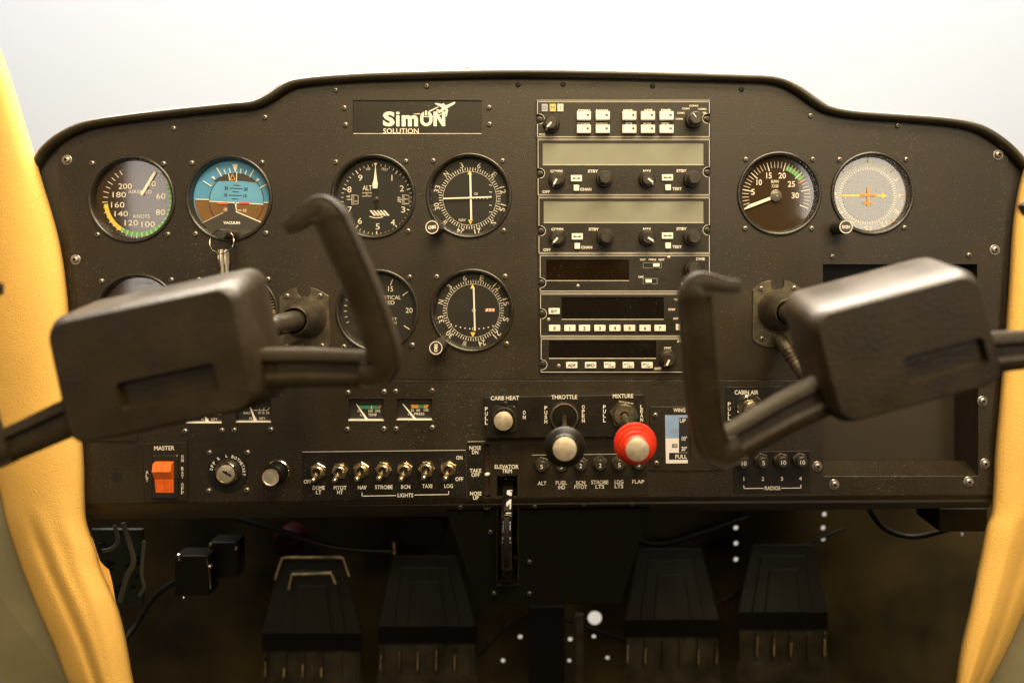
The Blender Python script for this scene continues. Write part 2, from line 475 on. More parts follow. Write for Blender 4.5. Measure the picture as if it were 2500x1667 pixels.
# firewall with lightening holes that let the screen show through
HF = -1040.0
holes = []
for px, py, r in [(1797, 1288, 5.5), (1797, 1326, 5.5), (1797, 1365, 5.5), (2013, 1255, 5.5), (2010, 1288, 5.5), (2010, 1315, 5.5),
                  (1270, 1554, 5.2), (1228, 1612, 5.2), (1392, 1560, 5.4), (1390, 1612, 4.6), (1450, 1553, 4.8), (1483, 1605, 4.8), (2350, 1303, 3.2)]:
    q = Q(px, py, HF); holes.append(circle(q[0], q[1], r * (1 - HF / F), 14))
q = Q(1452, 1508, HF); holes.append(circle(q[0], q[1], 17 * (1 - HF / F), 22))
b = B()
b.plate([[(-1300, 560), (4000, 560), (4000, 2460), (-1300, 2460)]] + holes, HF - 5, HF, bottom=False)
struct(b.build('firewall', 'firewall_paint'))
b = B(); b.add([(-1300, 2440, HF), (4000, 2440, HF), (4000, 2440, 1600), (-1300, 2440, 1600), (-1300, 2460, HF), (4000, 2460, HF), (4000, 2460, 1600), (-1300, 2460, 1600)],
               [(0, 1, 2, 3), (4, 5, 6, 7), (0, 1, 5, 4), (2, 3, 7, 6), (0, 3, 7, 4), (1, 2, 6, 5)])
struct(b.build('floor', 'floor_paint'))
# glareshield deck behind the panel lip
# ================================================================== INSTRUMENT PANEL
contour = catmull([(30, 640, 0), (52, 470, 0), (96, 398, 0), (118, 366, 0), (154, 336, 0), (205, 311, 0), (262, 298, 0), (400, 280, 0), (560, 263, 0), (622, 257, 0), (662, 240, 0), (702, 214, 0), (742, 202, 0), (850, 192, 0),
                   (1000, 186, 0), (1250, 181, 0), (1500, 184, 0), (1800, 192, 0), (1888, 197, 0), (1936, 216, 0), (1984, 249, 0), (2018, 268, 0), (2080, 280, 0),
                   (2200, 289, 0), (2300, 297, 0), (2376, 312, 0), (2432, 342, 0), (2482, 388, 0), (2530, 460, 0), (2545, 640, 0)], 6)
cp = [(p.x, p.y) for p in contour]
gauges = dict(ASI=(322, 486, 107), ADI=(560, 484, 106), ALT=(911.5, 479.5, 104), CDI=(1145, 478, 105), DCE=(334, 771, 105), DGY=(577, 768, 105),
              VSI=(921, 758, 102), NDB=(1152.5, 758, 102.5), RPM=(1902, 473, 103), HSI=(2129.5, 472.5, 102))
panel = Thing('instrument_panel', 'wide black powder-coated instrument panel with rolled vinyl top edge holding all gauges and radios', 'instrument panel', 1250, 1240, 0)
b = B()
b.plate([cp + [(2545, 1225), (60, 1240)], rrect(2009, 2386, 645, 1161, 2)] + [circle(u, v, R - 6, 40) for (u, v, R) in gauges.values()] +
        [rrect(850, 939, 971, 1027, 2), rrect(968, 1057, 971, 1025, 2), rrect(455, 544, 974, 1033, 2), rrect(576, 664, 974, 1031, 2),
         rrect(1181.5, 1197, 1082, 1222, 6), [(1213, 1161), (1263, 1160), (1263, 1222), (1213, 1223)]],
        -10, -4, bottom=False)
b.build('back_plate', 'side_paint', panel)
b = B()
inner = [p for p in inset(cp, 11) if 146 < p[0] < 2462]
upper = [(143, 352)] + inner + [(2462, 370)]
b.plate([upper + [(2444, 926), (162, 926)], [(2009, 645), (2386, 645), (2386, 925.5), (2009, 925.5)], rrect(862, 1176, 245, 327, 1)] +
        [circle(u, v, R - 5, 56) for (u, v, R) in gauges.values()], -4, 0, bottom=False)
b.build('upper_plate', 'panel_paint', panel, 25)
b = B()
b.plate([[(162, 928), (2009, 928), (2009, 1161), (2386, 1161), (2386, 928), (2444, 928), (2432, 1207), (1600, 1212), (1276, 1216), (1160, 1217), (204, 1228)],
         rrect(850, 939, 971, 1027, 1.5), rrect(968, 1057, 971, 1025, 1.5), rrect(455, 544, 974, 1033, 1.5), rrect(576, 664, 974, 1031, 1.5),
         rrect(1181.5, 1197, 1082, 1214, 6), [(1213, 1161), (1263, 1160), (1263, 1210), (1213, 1211)]],
        -4, 3.5, 0.8, bottom=False)
b.build('lower_plate', 'panel_paint', panel, 25)
b = B()
fl = [(204, 1228), (1160, 1217), (1276, 1216), (1600, 1212), (2432, 1207)]
bot = [(210, 1276), (1160, 1268), (1276, 1266), (1600, 1258), (2428, 1247)]
bot2 = [(210, 1276), (1160, 1268), (1276, 1266), (1600, 1258), (2428, 1247)]
vs = [(p[0], p[1], 3.3) for p in fl] + [(p[0], p[1] + 4, 2) for p in fl] + [(p[0], p[1], -26) for p in bot] + [(p[0], p[1], -120) for p in bot2]
n = 5; fs = []
for j in range(3):
    for i in range(n - 1): fs.append((j * n + i, j * n + i + 1, (j + 1) * n + i + 1, (j + 1) * n + i))
b.add(vs, fs)
b.build('bottom_flange', 'panel_paint', panel, 60)
# rolled lip
b = B()
b.sweep([(p.x, p.y, 6) for p in contour], (11.5, 17), seg=20)
b.build('rolled_lip', 'lip_vinyl', panel, 80)
b = B()
b.sweep([(p.x, p.y + 3, -12) for p in contour], (9, 20), seg=12)
b.build('lip_backing', 'lip_vinyl', panel, 80)
b = B()      # deck of the glareshield running forward from the lip to the firewall
vs = [(p[0], p[1] + 4, -20) for p in cp] + [(1250 + (p[0] - 1250) * 0.93, p[1] + 120, HF + 8) for p in cp]
n = len(cp)
b.add(vs, [(i, i + 1, n + i + 1, n + i) for i in range(n - 1)])
b.build('glareshield_deck', 'lip_vinyl', panel, 60)
# fasteners of the panel
for u, v in [(425, 314), (647, 287), (820, 220.5), (1042.6, 210.6), (1978.5, 283), (2191, 307), (2032, 626), (2364.5, 623)]: screw(panel, u, v, 0, 'small')
for u, v in [(1265, 207.5), (1374.5, 207), (1593, 210.7), (1810, 219)]: screw(panel, u, v, -1.5, 'dark')
for u, v in [(164, 391), (185, 634), (2436, 378.5), (2428, 610)]: screw(panel, u, v, 0, 'big')
for u, v in [(2396, 978), (2402, 1130), (1994, 1137), (2035, 1181), (2362, 1174)]: screw(panel, u, v, 3.5, 'big')
for u, v in [(1123, 1240), (1305, 1238), (1425, 1234), (1544, 1232)]: screw(panel, u, v, -9, 'dark')
for u, v in [(201, 345), (2401, 334.5)]:
    b = B(); b.lathe(u, v, [(5, 0.1), (5, 0.5), (4, 0.6)], 18, True, True); b.build('empty_screw_hole', 'socket_black', panel)
b = B(); b.plate([[(282, 1140), (290, 1140), (290, 1151.3)] + [(286 + 12.4 * cos(radians(a)), 1162 + 12.4 * sin(radians(a))) for a in range(-68, 249, 12)] + [(282, 1151.3)]], 3.6, 3.9, 0.1)
b.build('empty_switch_hole', 'socket_black', panel)
b = B(); b.box(228, 339, 1048, 1075, 3.5, 8, 2, 1); b.build('blanking_plate', 'panel_paint', panel)

# glove box
gb = Thing('glove_box', 'empty black open glove compartment sunk into the right side of the panel', 'glove box', 2197, 1161, -120)
b = B()
L0 = [(2007, 643), (2388, 643), (2388, 1163), (2007, 1163)]
D = -112
b.add([(p[0], p[1], -4.2) for p in L0] + [(p[0] + (3 if p[0] < 2100 else -3), p[1], D) for p in L0], [(0, 1, 5, 4), (1, 2, 6, 5), (2, 3, 7, 6), (3, 0, 4, 7), (4, 5, 6, 7)])
b.build('compartment', 'glove_black', gb)
b = B(); b.add([(2009, 1161, 2.8), (2386, 1161, 2.8), (2386, 1140, -60), (2009, 1140, -60), (2009, 1163, 2.4), (2386, 1163, 2.4), (2386, 1150, -60), (2009, 1150, -60)],
               [(0, 1, 2, 3), (4, 5, 6, 7), (0, 1, 5, 4), (2, 3, 7, 6), (1, 2, 6, 5), (0, 3, 7, 4)])
b.build('sill', 'plate_paint', gb)

# name placard with logo
lg = Thing('logo_placard', 'recessed dark name plate with white aircraft logo and lettering above the altimeter', 'sign', 1018, 327, 0)
b = B(); b.box(860, 1178, 243, 329, -9, -3.4, 1, .5); b.build('plate', 'placard', lg)
b = B(); b.add([(862, 327, -0.2), (1176, 327, -0.2), (1176, 325.3, -3.9), (862, 325.3, -3.9)], [(0, 1, 2, 3)]); b.build('ledge', 'cream_print_and_lit_edge', lg)  # cream colour stands in for light caught by the ledge
def LZ(x, y): return (920 + x / 11.2, 235 + y / 11.2)
b = B(); hh = -3.0
b.text('S', *LZ(322, 620), 36.5, 29, h=hh, bold=0.045)
b.plate([rrect(*[LZ(520, 0)[0], LZ(612, 0)[0]], LZ(0, 425)[1], LZ(0, 495)[1], 2)], hh - .1, hh)
b.plate([rrect(LZ(522, 0)[0], LZ(614, 0)[0], LZ(0, 520)[1], LZ(0, 825)[1], 2)], hh - .1, hh)
b.text('m', *LZ(897, 670), 27.5, 40, h=hh, bold=0.045)
ou, ov = LZ(1348, 615)
def stad(u, v, w, h, n=20):
    out = []
    for i in range(2 * n):
        a = 2 * pi * i / (2 * n); r = w / 2
        out.append((u + r * cos(a), v + r * sin(a) + (h / 2 - r) * (1 if sin(a) > 0 else -1)))
    return out
b.plate([stad(ou, ov, 30, 36.6), stad(ou, ov, 14.5, 21.5)], hh - .1, hh)
u, v = LZ(1342, 0); b.cur = 1; b.plate([rrect(u - 5.0, u + 5.0, LZ(0, 400)[1] - 2, LZ(0, 540)[1], 1)], hh - .05, hh + .08); b.cur = 0
b.plate([rrect(u - 2.5, u + 2.5, LZ(0, 395)[1], LZ(0, 525)[1], 1)], hh, hh + .2)
x0, x1 = LZ(1545, 0)[0], LZ(1865, 0)[0]; y0, y1 = LZ(0, 420)[1], LZ(0, 818)[1]
b.plate([[(x0, y0), (x0 + 8, y0), (x1 - 8, y1 - 15), (x1 - 8, y0), (x1, y0), (x1, y1), (x1 - 7.5, y1), (x0 + 8, y0 + 15), (x0 + 8, y1), (x0, y1)]], hh - .1, hh)
b.text('SOLUTION', *LZ(652, 950), 12.6, 86.5, h=hh, bold=0.008)
for poly in ([(2140, 155), (2145, 172), (2120, 210), (1930, 325), (1700, 465), (1690, 470), (1680, 430), (1620, 405), (1630, 390), (1700, 400), (1790, 320), (1590, 210), (1580, 200), (1600, 182), (1780, 215), (1800, 195), (1830, 192), (1850, 235), (1920, 240), (2100, 155)],
             [(1870, 362), (1925, 335), (1945, 400), (1930, 430), (1910, 550), (1885, 560), (1872, 450)],
             [(1620, 355), (1700, 365), (1720, 396), (1630, 380)],
             [(1410, 405), (1670, 280), (1690, 295), (1440, 430)],
             [(980, 480), (1180, 465), (1180, 492), (1060, 495)],
             [(1500, 545), (1600, 546), (1770, 470), (1770, 495), (1600, 572), (1500, 570)],
             [(1270, 540), (1430, 553), (1430, 577), (1270, 562)]):
    b.plate([[LZ(*p) for p in poly]], hh - .1, hh + .1)
b.build('logo', ['white_print', 'placard'], lg)
for u, v in [(841, 264), (844, 305), (1194, 263), (1195, 304)]: screw(lg, u, v, 0, 'small')
# small brown stub standing on the glareshield
b = B(); q = Q(1125, 170, -60)
b.lathe(q[0], q[1] + 3, [(19, -80), (18, -70), (12, -60), (6, -55)], 20)
b.sweep([(q[0], q[1] + 8, -60), (q[0], q[1] - 1, -60), (q[0], q[1] - 8, -60)], [(19, 19), (14, 14), (4, 4)], 16)
tag(b.build('compass_stub', 'bump_brown', None, org=(q[0], q[1], -60)), 'small brown stub poking up behind the top edge of the panel', 'stub')

# ================================================================== GAUGES
HD = -14.0
def gauge(name, label, u, v, R, screws, dial='dial_black', group='round flight gauges in the panel'):
    t = Thing(name, label, 'gauge', u, v, 0, group)
    b = B()
    b.lathe(u, v, [(R, -.5), (R, 2.6), (R - 1.2, 4.4), (R - 3.5, 5), (R - 6.5, 4.6), (R - 8.5, 2.5), (R - 9.5, -2), (R - 12.5, HD), (R - 12.5, HD - 2)], 72, False, False)
    b.build('bezel', 'gauge_black', t, 50)
    b = B(); b.lathe(u, v, [(R - 5, -9), (R - 5, HD - 3)], 40, False, True); b.lathe(u, v, [(R - 11, HD - .4), (R - 11, HD)], 56, False, True)
    b.build('dial', dial, t)
    b = B(); b.flat([circle(u, v, R - 8.7, 56)], 1.0)
    b.build('glass', 'gauge_glass', t, face_cam=True)
    for su, sv in screws: screw(t, su, sv, 0, 'small')
    return t
HM = HD + 0.5; HN = HD + 4

# --- airspeed
def ZA(x, y): return (x / 3.136, 100 + y / 3.136)
def ZB(x, y): return (600 + x / 3.136, 100 + y / 3.136)
u, v, R = gauges['ASI']
t = gauge('airspeed_gauge', 'airspeed gauge in knots with green and yellow arc at the far upper left', u, v, R, [(226, 399), (400, 400), (239, 573), (410, 572)], 'dial_brown')
cu, cv = ZA(1040, 1225)
b = B()
for st, x, y in [('200', 935, 1110), ('180', 890, 1175), ('160', 878, 1253), ('140', 905, 1322), ('120', 983, 1392), ('100', 1113, 1403), ('80', 1207, 1310), ('60', 1210, 1187), ('40', 1135, 1090)]:
    b.text(st, *ZA(x, y), 13.6, 11.3 * len(st) - (1 if len(st) > 2 else 0), h=HM, bold=0.0)
b.text('AIRSPEED', *ZA(1050, 1153), 8.5, 58, h=HM, bold=0)
b.text('KNOTS', *ZA(1063, 1341), 9, 40, h=HM, bold=0)
for i in range(35):
    a = 38 + i * (328 - 38) / 34.0
    b.tick(cu, cv, a, 76, 90 if i % 2 else 88, 1.7, HM + .3)
b.build('markings', 'cream_print_and_lit_edge', t)
b = B(); b.arc(cu, cv, 100, 212, 76, 86, HM, 30); b.arc(cu, cv, 60, 100, 76, 86, HM); b.build('green_arc', 'arc_green', t)
b = B(); b.arc(cu, cv, 212, 265, 76, 86, HM); b.build('yellow_arc', 'arc_yellow', t)
b = B(); b.arc(cu, cv, 38, 160, 87, 90.5, HM + .1, 30); b.build('white_arc', 'arc_white', t)
b = B(); p0, p1 = ZA(1065, 1178), ZA(1172, 1000)
b.bar(*p0, *p1, 6.5, HN - 1.5, HN); b.build('needle', 'needle_white', t)

# --- attitude indicator
u, v, R = gauges['ADI']
t = gauge('attitude_indicator', 'attitude indicator with blue sky and brown earth halves and a VACUUM flag', u, v, R, [(469, 398), (640, 397), (478, 571), (650, 569)], 'sky_blue')
def ZI(x, y): return (440 + x / 4.9, 360 + y / 4.9)
cu, cv = ZI(605, 610)
def chord(cx, cy, r, vcut0, vcut1, n=30):
    """the part of a disc below a line that runs from height vcut0 on the left to vcut1 on the right"""
    ar = math.asin((vcut1 - cy) / r); al = pi - math.asin((vcut0 - cy) / r)
    return [(cx + r * cos(ar + (al - ar) * i / n), cy + r * sin(ar + (al - ar) * i / n)) for i in range(n + 1)]
b = B(); b.plate([chord(cu, cv, 94.5, ZI(0, 617)[1], ZI(0, 657)[1])], HM - .3, HM); b.build('outer_earth', 'earth_brown', t)
iu, iv = ZI(648, 635); ir = 67
b = B(); b.lathe(iu, iv, [(ir, HM + .5), (ir, HM + .8)], 56, True, True); b.build('inner_sky', 'sky_blue_light', t)
b = B(); b.lathe(iu, iv, [(ir + .8, HM + .5), (ir + .8, HM + 1.0), (ir - 1.2, HM + 1.2), (ir - 1.2, HM + .85)], 56, False, False)
b.plate([[ZI(375, 400), ZI(400, 375), ZI(480, 325), ZI(560, 305), ZI(650, 300), ZI(740, 312), ZI(820, 350), ZI(895, 420), ZI(740, 400), ZI(640, 395), ZI(520, 398)]], HM + .8, HM + 1.0)
b.build('inner_shadow_ring', 'dial_grey', t)
b = B(); b.plate([chord(iu, iv, ir - 1, ZI(0, 640)[1], ZI(0, 680)[1])], HM + .8, HM + 1.1); b.build('inner_earth', 'earth_brown', t)
b = B(); hz = HM + 1.5
b.line(*ZI(155, 617), *ZI(318, 622), 2.2, hz); b.line(*ZI(975, 655), *ZI(1058, 658), 2.2, hz); b.line(*ZI(320, 642), *ZI(972, 678), 2.2, hz)
for p0, p1, w in [((248, 398), (348, 460), 2.6), ((412, 240), (470, 342), 2.8), ((498, 258), (520, 316), 2.2), ((562, 242), (574, 302), 2.2), ((703, 250), (696, 306), 2.2), ((770, 268), (754, 320), 2.2), ((858, 262), (810, 348), 2.8), ((1018, 435), (932, 480), 2.6)]:
    b.line(*ZI(*p0), *ZI(*p1), w, hz)
for tri in ([(598, 197), (668, 197), (636, 300)], [(345, 358), (372, 335), (398, 385)], [(905, 360), (930, 385), (880, 408)]): b.plate([[ZI(*p) for p in tri]], hz - .1, hz)
b.text('10', *ZI(516, 740), 8, 7.5, rot=3, h=hz); b.text('10', *ZI(750, 753), 8, 7.5, rot=3, h=hz)
b.line(*ZI(640, 655), *ZI(645, 765), 3.6, hz + 1); b.line(*ZI(610, 658), *ZI(645, 660), 3, hz + 1)
b.line(*ZI(645, 765), *ZI(975, 905), 2.6, hz + 2.2); b.line(*ZI(655, 748), *ZI(715, 752), 1.6, hz)
b.line(*ZI(245, 900), *ZI(495, 778), 1.0, hz + 2.2)
b.line(*ZI(552, 305), *ZI(570, 392), 2, hz); b.line(*ZI(652, 285), *ZI(648, 410), 2, hz)
b.text('VACUUM', *ZI(596, 901), 7, 41, rot=1, h=hz + 2.6, bold=0.05)
b.build('white_markings', 'white_print', t)
b = B()
b.text('20', *ZI(526, 482), 8, 9.5, rot=3, h=hz, bold=0.02); b.text('20', *ZI(762, 495), 8, 9.5, rot=3, h=hz, bold=0.02)
b.text('10', *ZI(517, 565), 8, 7.5, rot=3, h=hz, bold=0.02); b.text('10', *ZI(752, 577), 8, 7.5, rot=3, h=hz, bold=0.02)
for p0, p1 in [((613, 448), (690, 451)), ((567, 484), (725, 492)), ((600, 525), (678, 529)), ((555, 567), (715, 574)), ((592, 611), (672, 615))]: b.line(*ZI(*p0), *ZI(*p1), 1.4, hz)
b.build('pitch_markings', 'ink', t)
b = B()
b.line(*ZI(427, 668), *ZI(548, 666), 5, hz + 1.5); b.line(*ZI(682, 664), *ZI(805, 662), 3.8, hz + 1.5); b.build('wing_bars', 'flag_red', t)
b = B(); 
for p0, p1 in [((600, 312), (575, 382)), ((600, 312), (632, 382)), ((575, 384), (632, 384))]: b.line(*ZI(*p0), *ZI(*p1), 2, hz + .4)
b.build('bank_pointer', 'needle_orange', t)
b = B(); fan = [(245, 905), (495, 783), (550, 765), (550, 668), (630, 665), (650, 775), (972, 912), (930, 965), (860, 1020), (780, 1055), (700, 1078), (600, 1088), (500, 1075), (400, 1040), (310, 980)]
b.plate([[ZI(*p) for p in fan]], hz + .6, hz + 1.9); b.build('lower_mask', 'dial_grey', t)
ADI_t = t
b = B(); b.lathe(572, 573, [(12, 2), (12, 30), (10.5, 30)], 24); b.lathe(572, 573, [(12.5, 30), (13, 46), (12, 72), (10.5, 74)], 30, True, True, 0.05)
b.build('cage_knob', 'knob_plastic', t)

# key ring hanging from the cage knob
kr = Thing('key_ring', 'thin silver key ring with two metal keys hanging from the knob under the attitude indicator', 'key ring', 557, 600, 46)
b = B(); uu, vv = 563.5, 590
ring = [(uu + 28.5 * cos(2 * pi * i / 40), vv + 29 * sin(2 * pi * i / 40), 52 + 6 * sin(2 * pi * i / 40)) for i in range(41)]
b.sweep(ring, 1.5, 8, up=(0, 0, 1)); b.build('ring', 'chrome', kr)
for du, dh, ln, c in [(-8, 44, 86, 'brass_nickel'), (0, 50, 92, 'key_steel'), (8, 44, 80, 'key_steel')]:
    b = B(); x = uu + du; a = 0.03 * du / 6
    bow = circle(0, 0, 20, 22); bow = [(p[0], p[1] * 1.25) for p in bow]
    # a key seen nearly edge-on: its flat lies in the v-h plane
    def kx(p, q, w, x=x, dh=dh): return (x + w + 0.03 * q, vv + 24 + q, dh + p)
    prof = [(-9, 2), (-5, -5), (5, -5), (9, 2), (9, 26), (5, 34), (4, ln), (0, ln + 6), (-4, ln), (-5, 34), (-9, 26)]
    n = len(prof); w = 1.9
    b.add([kx(p, q, -w) for p, q in prof] + [kx(p, q, w) for p, q in prof], [(i, (i + 1) % n, n + (i + 1) % n, n + i) for i in range(n)] + [tuple(range(n)), tuple(range(n, 2 * n))])
    b.build('key', c, kr)

# --- altimeter
u, v, R = gauges['ALT']
t = gauge('altimeter', 'altimeter reading feet with one white needle at the top and a striped wedge', u, v, R, [(820, 396), (991, 394), (997, 564), (829, 567)])
cu, cv = ZB(993, 1212)
b = B()
for st, x, y in [('1', 1110, 1045), ('2', 1187, 1127), ('3', 1197, 1290), ('4', 1117, 1388), ('5', 1000, 1420), ('6', 863, 1377), ('7', 785, 1290), ('8', 782, 1135), ('9', 866, 1045)]: b.text(st, *ZB(x, y), 14.5, 10 if st != '1' else None, h=HM, bold=0)
for i in range(50):
    a = i * 7.2
    if i == 0: continue
    b.tick(cu, cv, a, 78 if i % 5 == 0 else 82, 88, 2.2 if i % 5 == 0 else 1.2, HM)
b.text('ALT', *ZB(920, 1123), 12, 23, h=HM, bold=0)
for k, st in enumerate(['CALIBRATED', 'TO', '20,000 FEET']): b.text(st, *ZB(917, 1161 + 13 * k), 3, [24, 5, 23][k], h=HM)
b.text('100', *ZB(927, 977), 6, 10, rot=-10, h=HM, bold=0); b.text('FEET', *ZB(1057, 980), 6, 16, rot=14, h=HM, bold=0)
b.text('mB', *ZB(773, 1187), 5, 9, h=HM); b.text('In', *ZB(1165, 1197), 5, 6, h=HM); b.text('Hg', *ZB(1168, 1227), 5, 8, h=HM)
b.line(*ZB(762, 1212), *ZB(800, 1212), 1.4, HM); b.line(*ZB(1152, 1212), *ZB(1190, 1212), 1.4, HM)
for x0, x1, sx in ((800, 850, 1), (1190, 1242, 1)):
    for p, q in (((x0, 1175), (x1, 1182)), ((x0, 1250), (x1, 1245)), ((x0, 1175), (x0, 1250)), ((x1, 1182), (x1, 1245))): b.line(*ZB(*p), *ZB(*q), .8, HM)
    for k in range(8): b.line(*ZB(x0 + 6, 1185 + k * 8), *ZB(x0 + 18, 1185 + k * 8), .8, HM)
b.text('1010', *ZB(833, 1226), 3.5, 8, h=HM); b.text('30.0', *ZB(1218, 1208), 3.5, 10, h=HM); b.text('29.9', *ZB(1222, 1245), 3.5, 10, h=HM)
for k in range(5):
    x = 945 + k * 26; b.plate([[ZB(x - 8, 1295), ZB(x + 6, 1295), ZB(x + 44, 1335), ZB(x + 26, 1338)]], HM - .1, HM)
b.arc(cu, cv, 160, 204, 44, 46, HM)
b.build('markings', 'cream_print_and_lit_edge', t)
b = B(); b.plate([[ZB(972, 932), ZB(1000, 932), ZB(987, 955), ZB(990, 1000), ZB(998, 1065), ZB(1003, 1090), ZB(1000, 1127), ZB(966, 1127), ZB(962, 1095), ZB(972, 1062), ZB(980, 1000), ZB(984, 955)]], HN - 1.5, HN)
b.build('needle', 'needle_white', t)
b = B(); b.bar(*ZB(990, 1127), *ZB(990, 1290), 6, HN - 2, HN - .5); b.lathe(*ZB(990, 1212), [(7, HN - 2), (7, HN), (3, HN + 1)], 20); b.build('needle_tail', 'gauge_black', t)

# --- compass-card dials
names12 = ['N', '3', '6', 'E', '12', '15', 'S', '21', '24', 'W', '30', '33']
def card(b, cu, cv, a0, rn, rt0, rt1, h, sz=13, skip=()):
    for k, st in enumerate(names12):
        a = a0 + 30 * k; r = radians(a)
        if st in skip: continue
        b.text(st, cu + rn * sin(r), cv - rn * cos(r), sz, sz * .66 * len(st) if st not in 'NWES' else sz * .75, rot=a, h=h, bold=0)
    for k in range(72):
        a = a0 + 5 * k
        b.tick(cu, cv, a, rt0 - (0 if k % 2 else 3.5), rt1, 1.5, h)
def obs_knob(t, bu, bv, H, rot, st, rr=16):
    b = B()
    b.lathe(bu, bv, [(rr + 1, 0), (rr + 1, H - 3), (rr, H)], 36, False, True, 0.04); kp = b.build('setting_knob', 'knob_plastic', t, 30)
    b = B(); b.lathe(bu, bv, [(rr - .6, H + .1), (rr - .6, H + .8), (rr - 2.4, H + .8), (rr - 2.4, H + .1)], 36, False, False)
    b.text(st, bu, bv, 8, 19, rot=rot, h=H + .5, bold=0.04)
    b.build('knob_legend', 'white_print', kp)
u, v, R = gauges['CDI']
t = gauge('course_indicator', 'course indicator with crossed white needles and yellow triangles, beside the altimeter', u, v, R, [(1058, 393), (1227, 393), (1230, 563)], group='course indicators with a compass card')
cu, cv = ZB(1710, 1203)
b = B(); card(b, cu, cv, -44, 83.5, 69, 76, HM, 13)
for k in range(11):
    if k != 5: b.lathe(cu + (k - 5) * 8.6, cv + .3, [(1.5, HM), (1.5, HM + .2)], 10)
for y in (1100, 1153, 1255, 1307): b.line(*ZB(1860, y), *ZB(1880, y + 3), 1.6, HM)
b.text('GS', *ZB(1758, 1168), 6, 9, h=HM, bold=0); b.text('NAV', *ZB(1653, 1370), 7, 17, h=HM, bold=0)
b.arc(cu, cv, 0, 360, 65.5, 66.2, HM, 60)
b.build('compass_card', 'cream_print_and_lit_edge', t)
b = B(); b.bar(*ZB(1715, 1010), *ZB(1723, 1370), 4.5, HN - 1, HN); b.bar(*ZB(1508, 1206), *ZB(1880, 1193), 3.4, HN + 1, HN + 2); b.build('needle', 'needle_white', t)
b = B(); b.plate([[ZB(1694, 1020), ZB(1728, 1020), ZB(1710, 985)]], HM, HM + 1); b.plate([[ZB(1698, 1367), ZB(1734, 1367), ZB(1716, 1406)]], HM, HM + 1); b.build('triangle_marker', 'needle_yellow', t)
obs_knob(t, 1067, 557, 75, -8, 'OBS')
u, v, R = gauges['NDB']
def ZE(x, y): return (600 + x / 2.8514, 450 + y / 2.8514)
t = gauge('course_indicator', 'course indicator with one vertical needle and a red striped flag, under the other one', u, v, R, [(1066.5, 675.5), (1233, 674.5), (1237, 839)], group='course indicators with a compass card')
cu, cv = ZE(1580, 882)
b = B(); card(b, cu, cv, -75, 82.5, 68.5, 75, HM, 13)
for k in range(11):
    b.lathe(*ZE(1425 + k * 32.5, 978 + 32 * (1 - ((k - 5) / 5.0) ** 2)), [(1.7, HM), (1.7, HM + .2)], 10)
b.arc(cu, cv, 0, 360, 65, 65.7, HM, 60)
for (x, y) in ((1583, 880), (1585, 1010)): b.lathe(*ZE(x, y), [(4.4, HM), (4.4, HM + .3), (3.2, HM + .3), (3.2, HM)], 18, False, False)
b.build('compass_card', 'cream_print_and_lit_edge', t)
b = B(); b.bar(*ZE(1583, 720), *ZE(1592, 1022), 3.8, HN - 1, HN); b.build('needle', 'needle_white', t)
b = B(); b.plate([[ZE(1560, 728), ZE(1590, 728), ZE(1574, 692)]], HM, HM + 1); b.plate([[ZE(1560, 1034), ZE(1595, 1034), ZE(1577, 1068)]], HM, HM + 1); b.build('triangle_marker', 'needle_yellow', t)
b = B(); b.plate([[ZE(1662, 867), ZE(1730, 867), ZE(1730, 888), ZE(1662, 888)]], HM, HM + .3)
b.cur = 1
for k in range(3): b.plate([[ZE(1664 + k * 24, 888), ZE(1676 + k * 24, 888), ZE(1688 + k * 20, 867), ZE(1677 + k * 20, 867)]], HM + .3, HM + .6)
b.build('flag', ['arc_red', 'white_print'], t)
obs_knob(t, 1076, 840, 75, -88, 'OBS')

# --- directional gyro (left, behind the yoke)
def ZF(x, y): return (x / 2.8514, 550 + y / 2.8514)
u, v, R = gauges['DGY']
t = gauge('heading_gyro', 'round compass-card gauge half hidden behind the left control yoke', u, v, R, [(486, 682.6), (655, 681.5)])
b = B(); card(b, u + 1, v - 1, -1, 73, 80, 92, HM, 13); b.build('compass_card', 'cream_print_and_lit_edge', t)
b = B(); b.tick(u + 1, v - 1, 86, 78, 93, 5, HM + .4); b.build('heading_marker', 'needle_orange', t)
b = B(); b.lathe(655, 838, [(13, 0), (13, 50), (12, 52)], 30, True, True, .05); b.build('setting_knob', 'knob_plastic', t)
# --- DC electric turn gauge
u, v, R = gauges['DCE']
t = gauge('turn_gauge', 'gauge lettered D.C. ELEC showing only its top above the left control yoke', u, v, R, [(249, 686), (419, 683)], 'dial_brown')
b = B(); b.text('D.C. ELEC', *ZF(990, 403), 7, 46, h=HM, bold=0); b.bar(300, 790, 370, 782, 5, HM, HM + 1); b.build('markings', 'dim_print', t)

# --- vertical speed
u, v, R = gauges['VSI']
t = gauge('vertical_speed_gauge', 'vertical speed gauge partly hidden behind the horn of the left control yoke', u, v, R, [(1000.5, 676), (1007, 842), (840, 846)])
b = B()
for st, x, y, w in [('15', 1000, 730, 12), ('20', 1130, 880, 17), ('15', 1013, 1035, 12)]: b.text(st, *ZE(x, y), 12.5, w, h=HM, bold=0)
b.text('VERTICAL', *ZE(990, 790), 9.5, 57, h=HM, bold=0); b.text('SPEED', *ZE(972, 826), 9.5, 39, h=HM, bold=0)
b.text('100 FEET', *ZE(990, 941), 7, 38, h=HM, bold=0); b.text('PER MIN', *ZE(992, 968), 7, 34, h=HM, bold=0)
for p, q in [((1014, 665), (998, 705)), ((1085, 776), (1122, 748)), ((1093, 987), (1132, 1012)), ((1012, 1060), (1034, 1100))]: b.line(*ZE(*p), *ZE(*q), 2, HM)
for k in range(7): a = 248 + k * 10; b.tick(u - 2, v, a, 76, 83, 1.3, HM)
b.build('markings', 'cream_print_and_lit_edge', t)

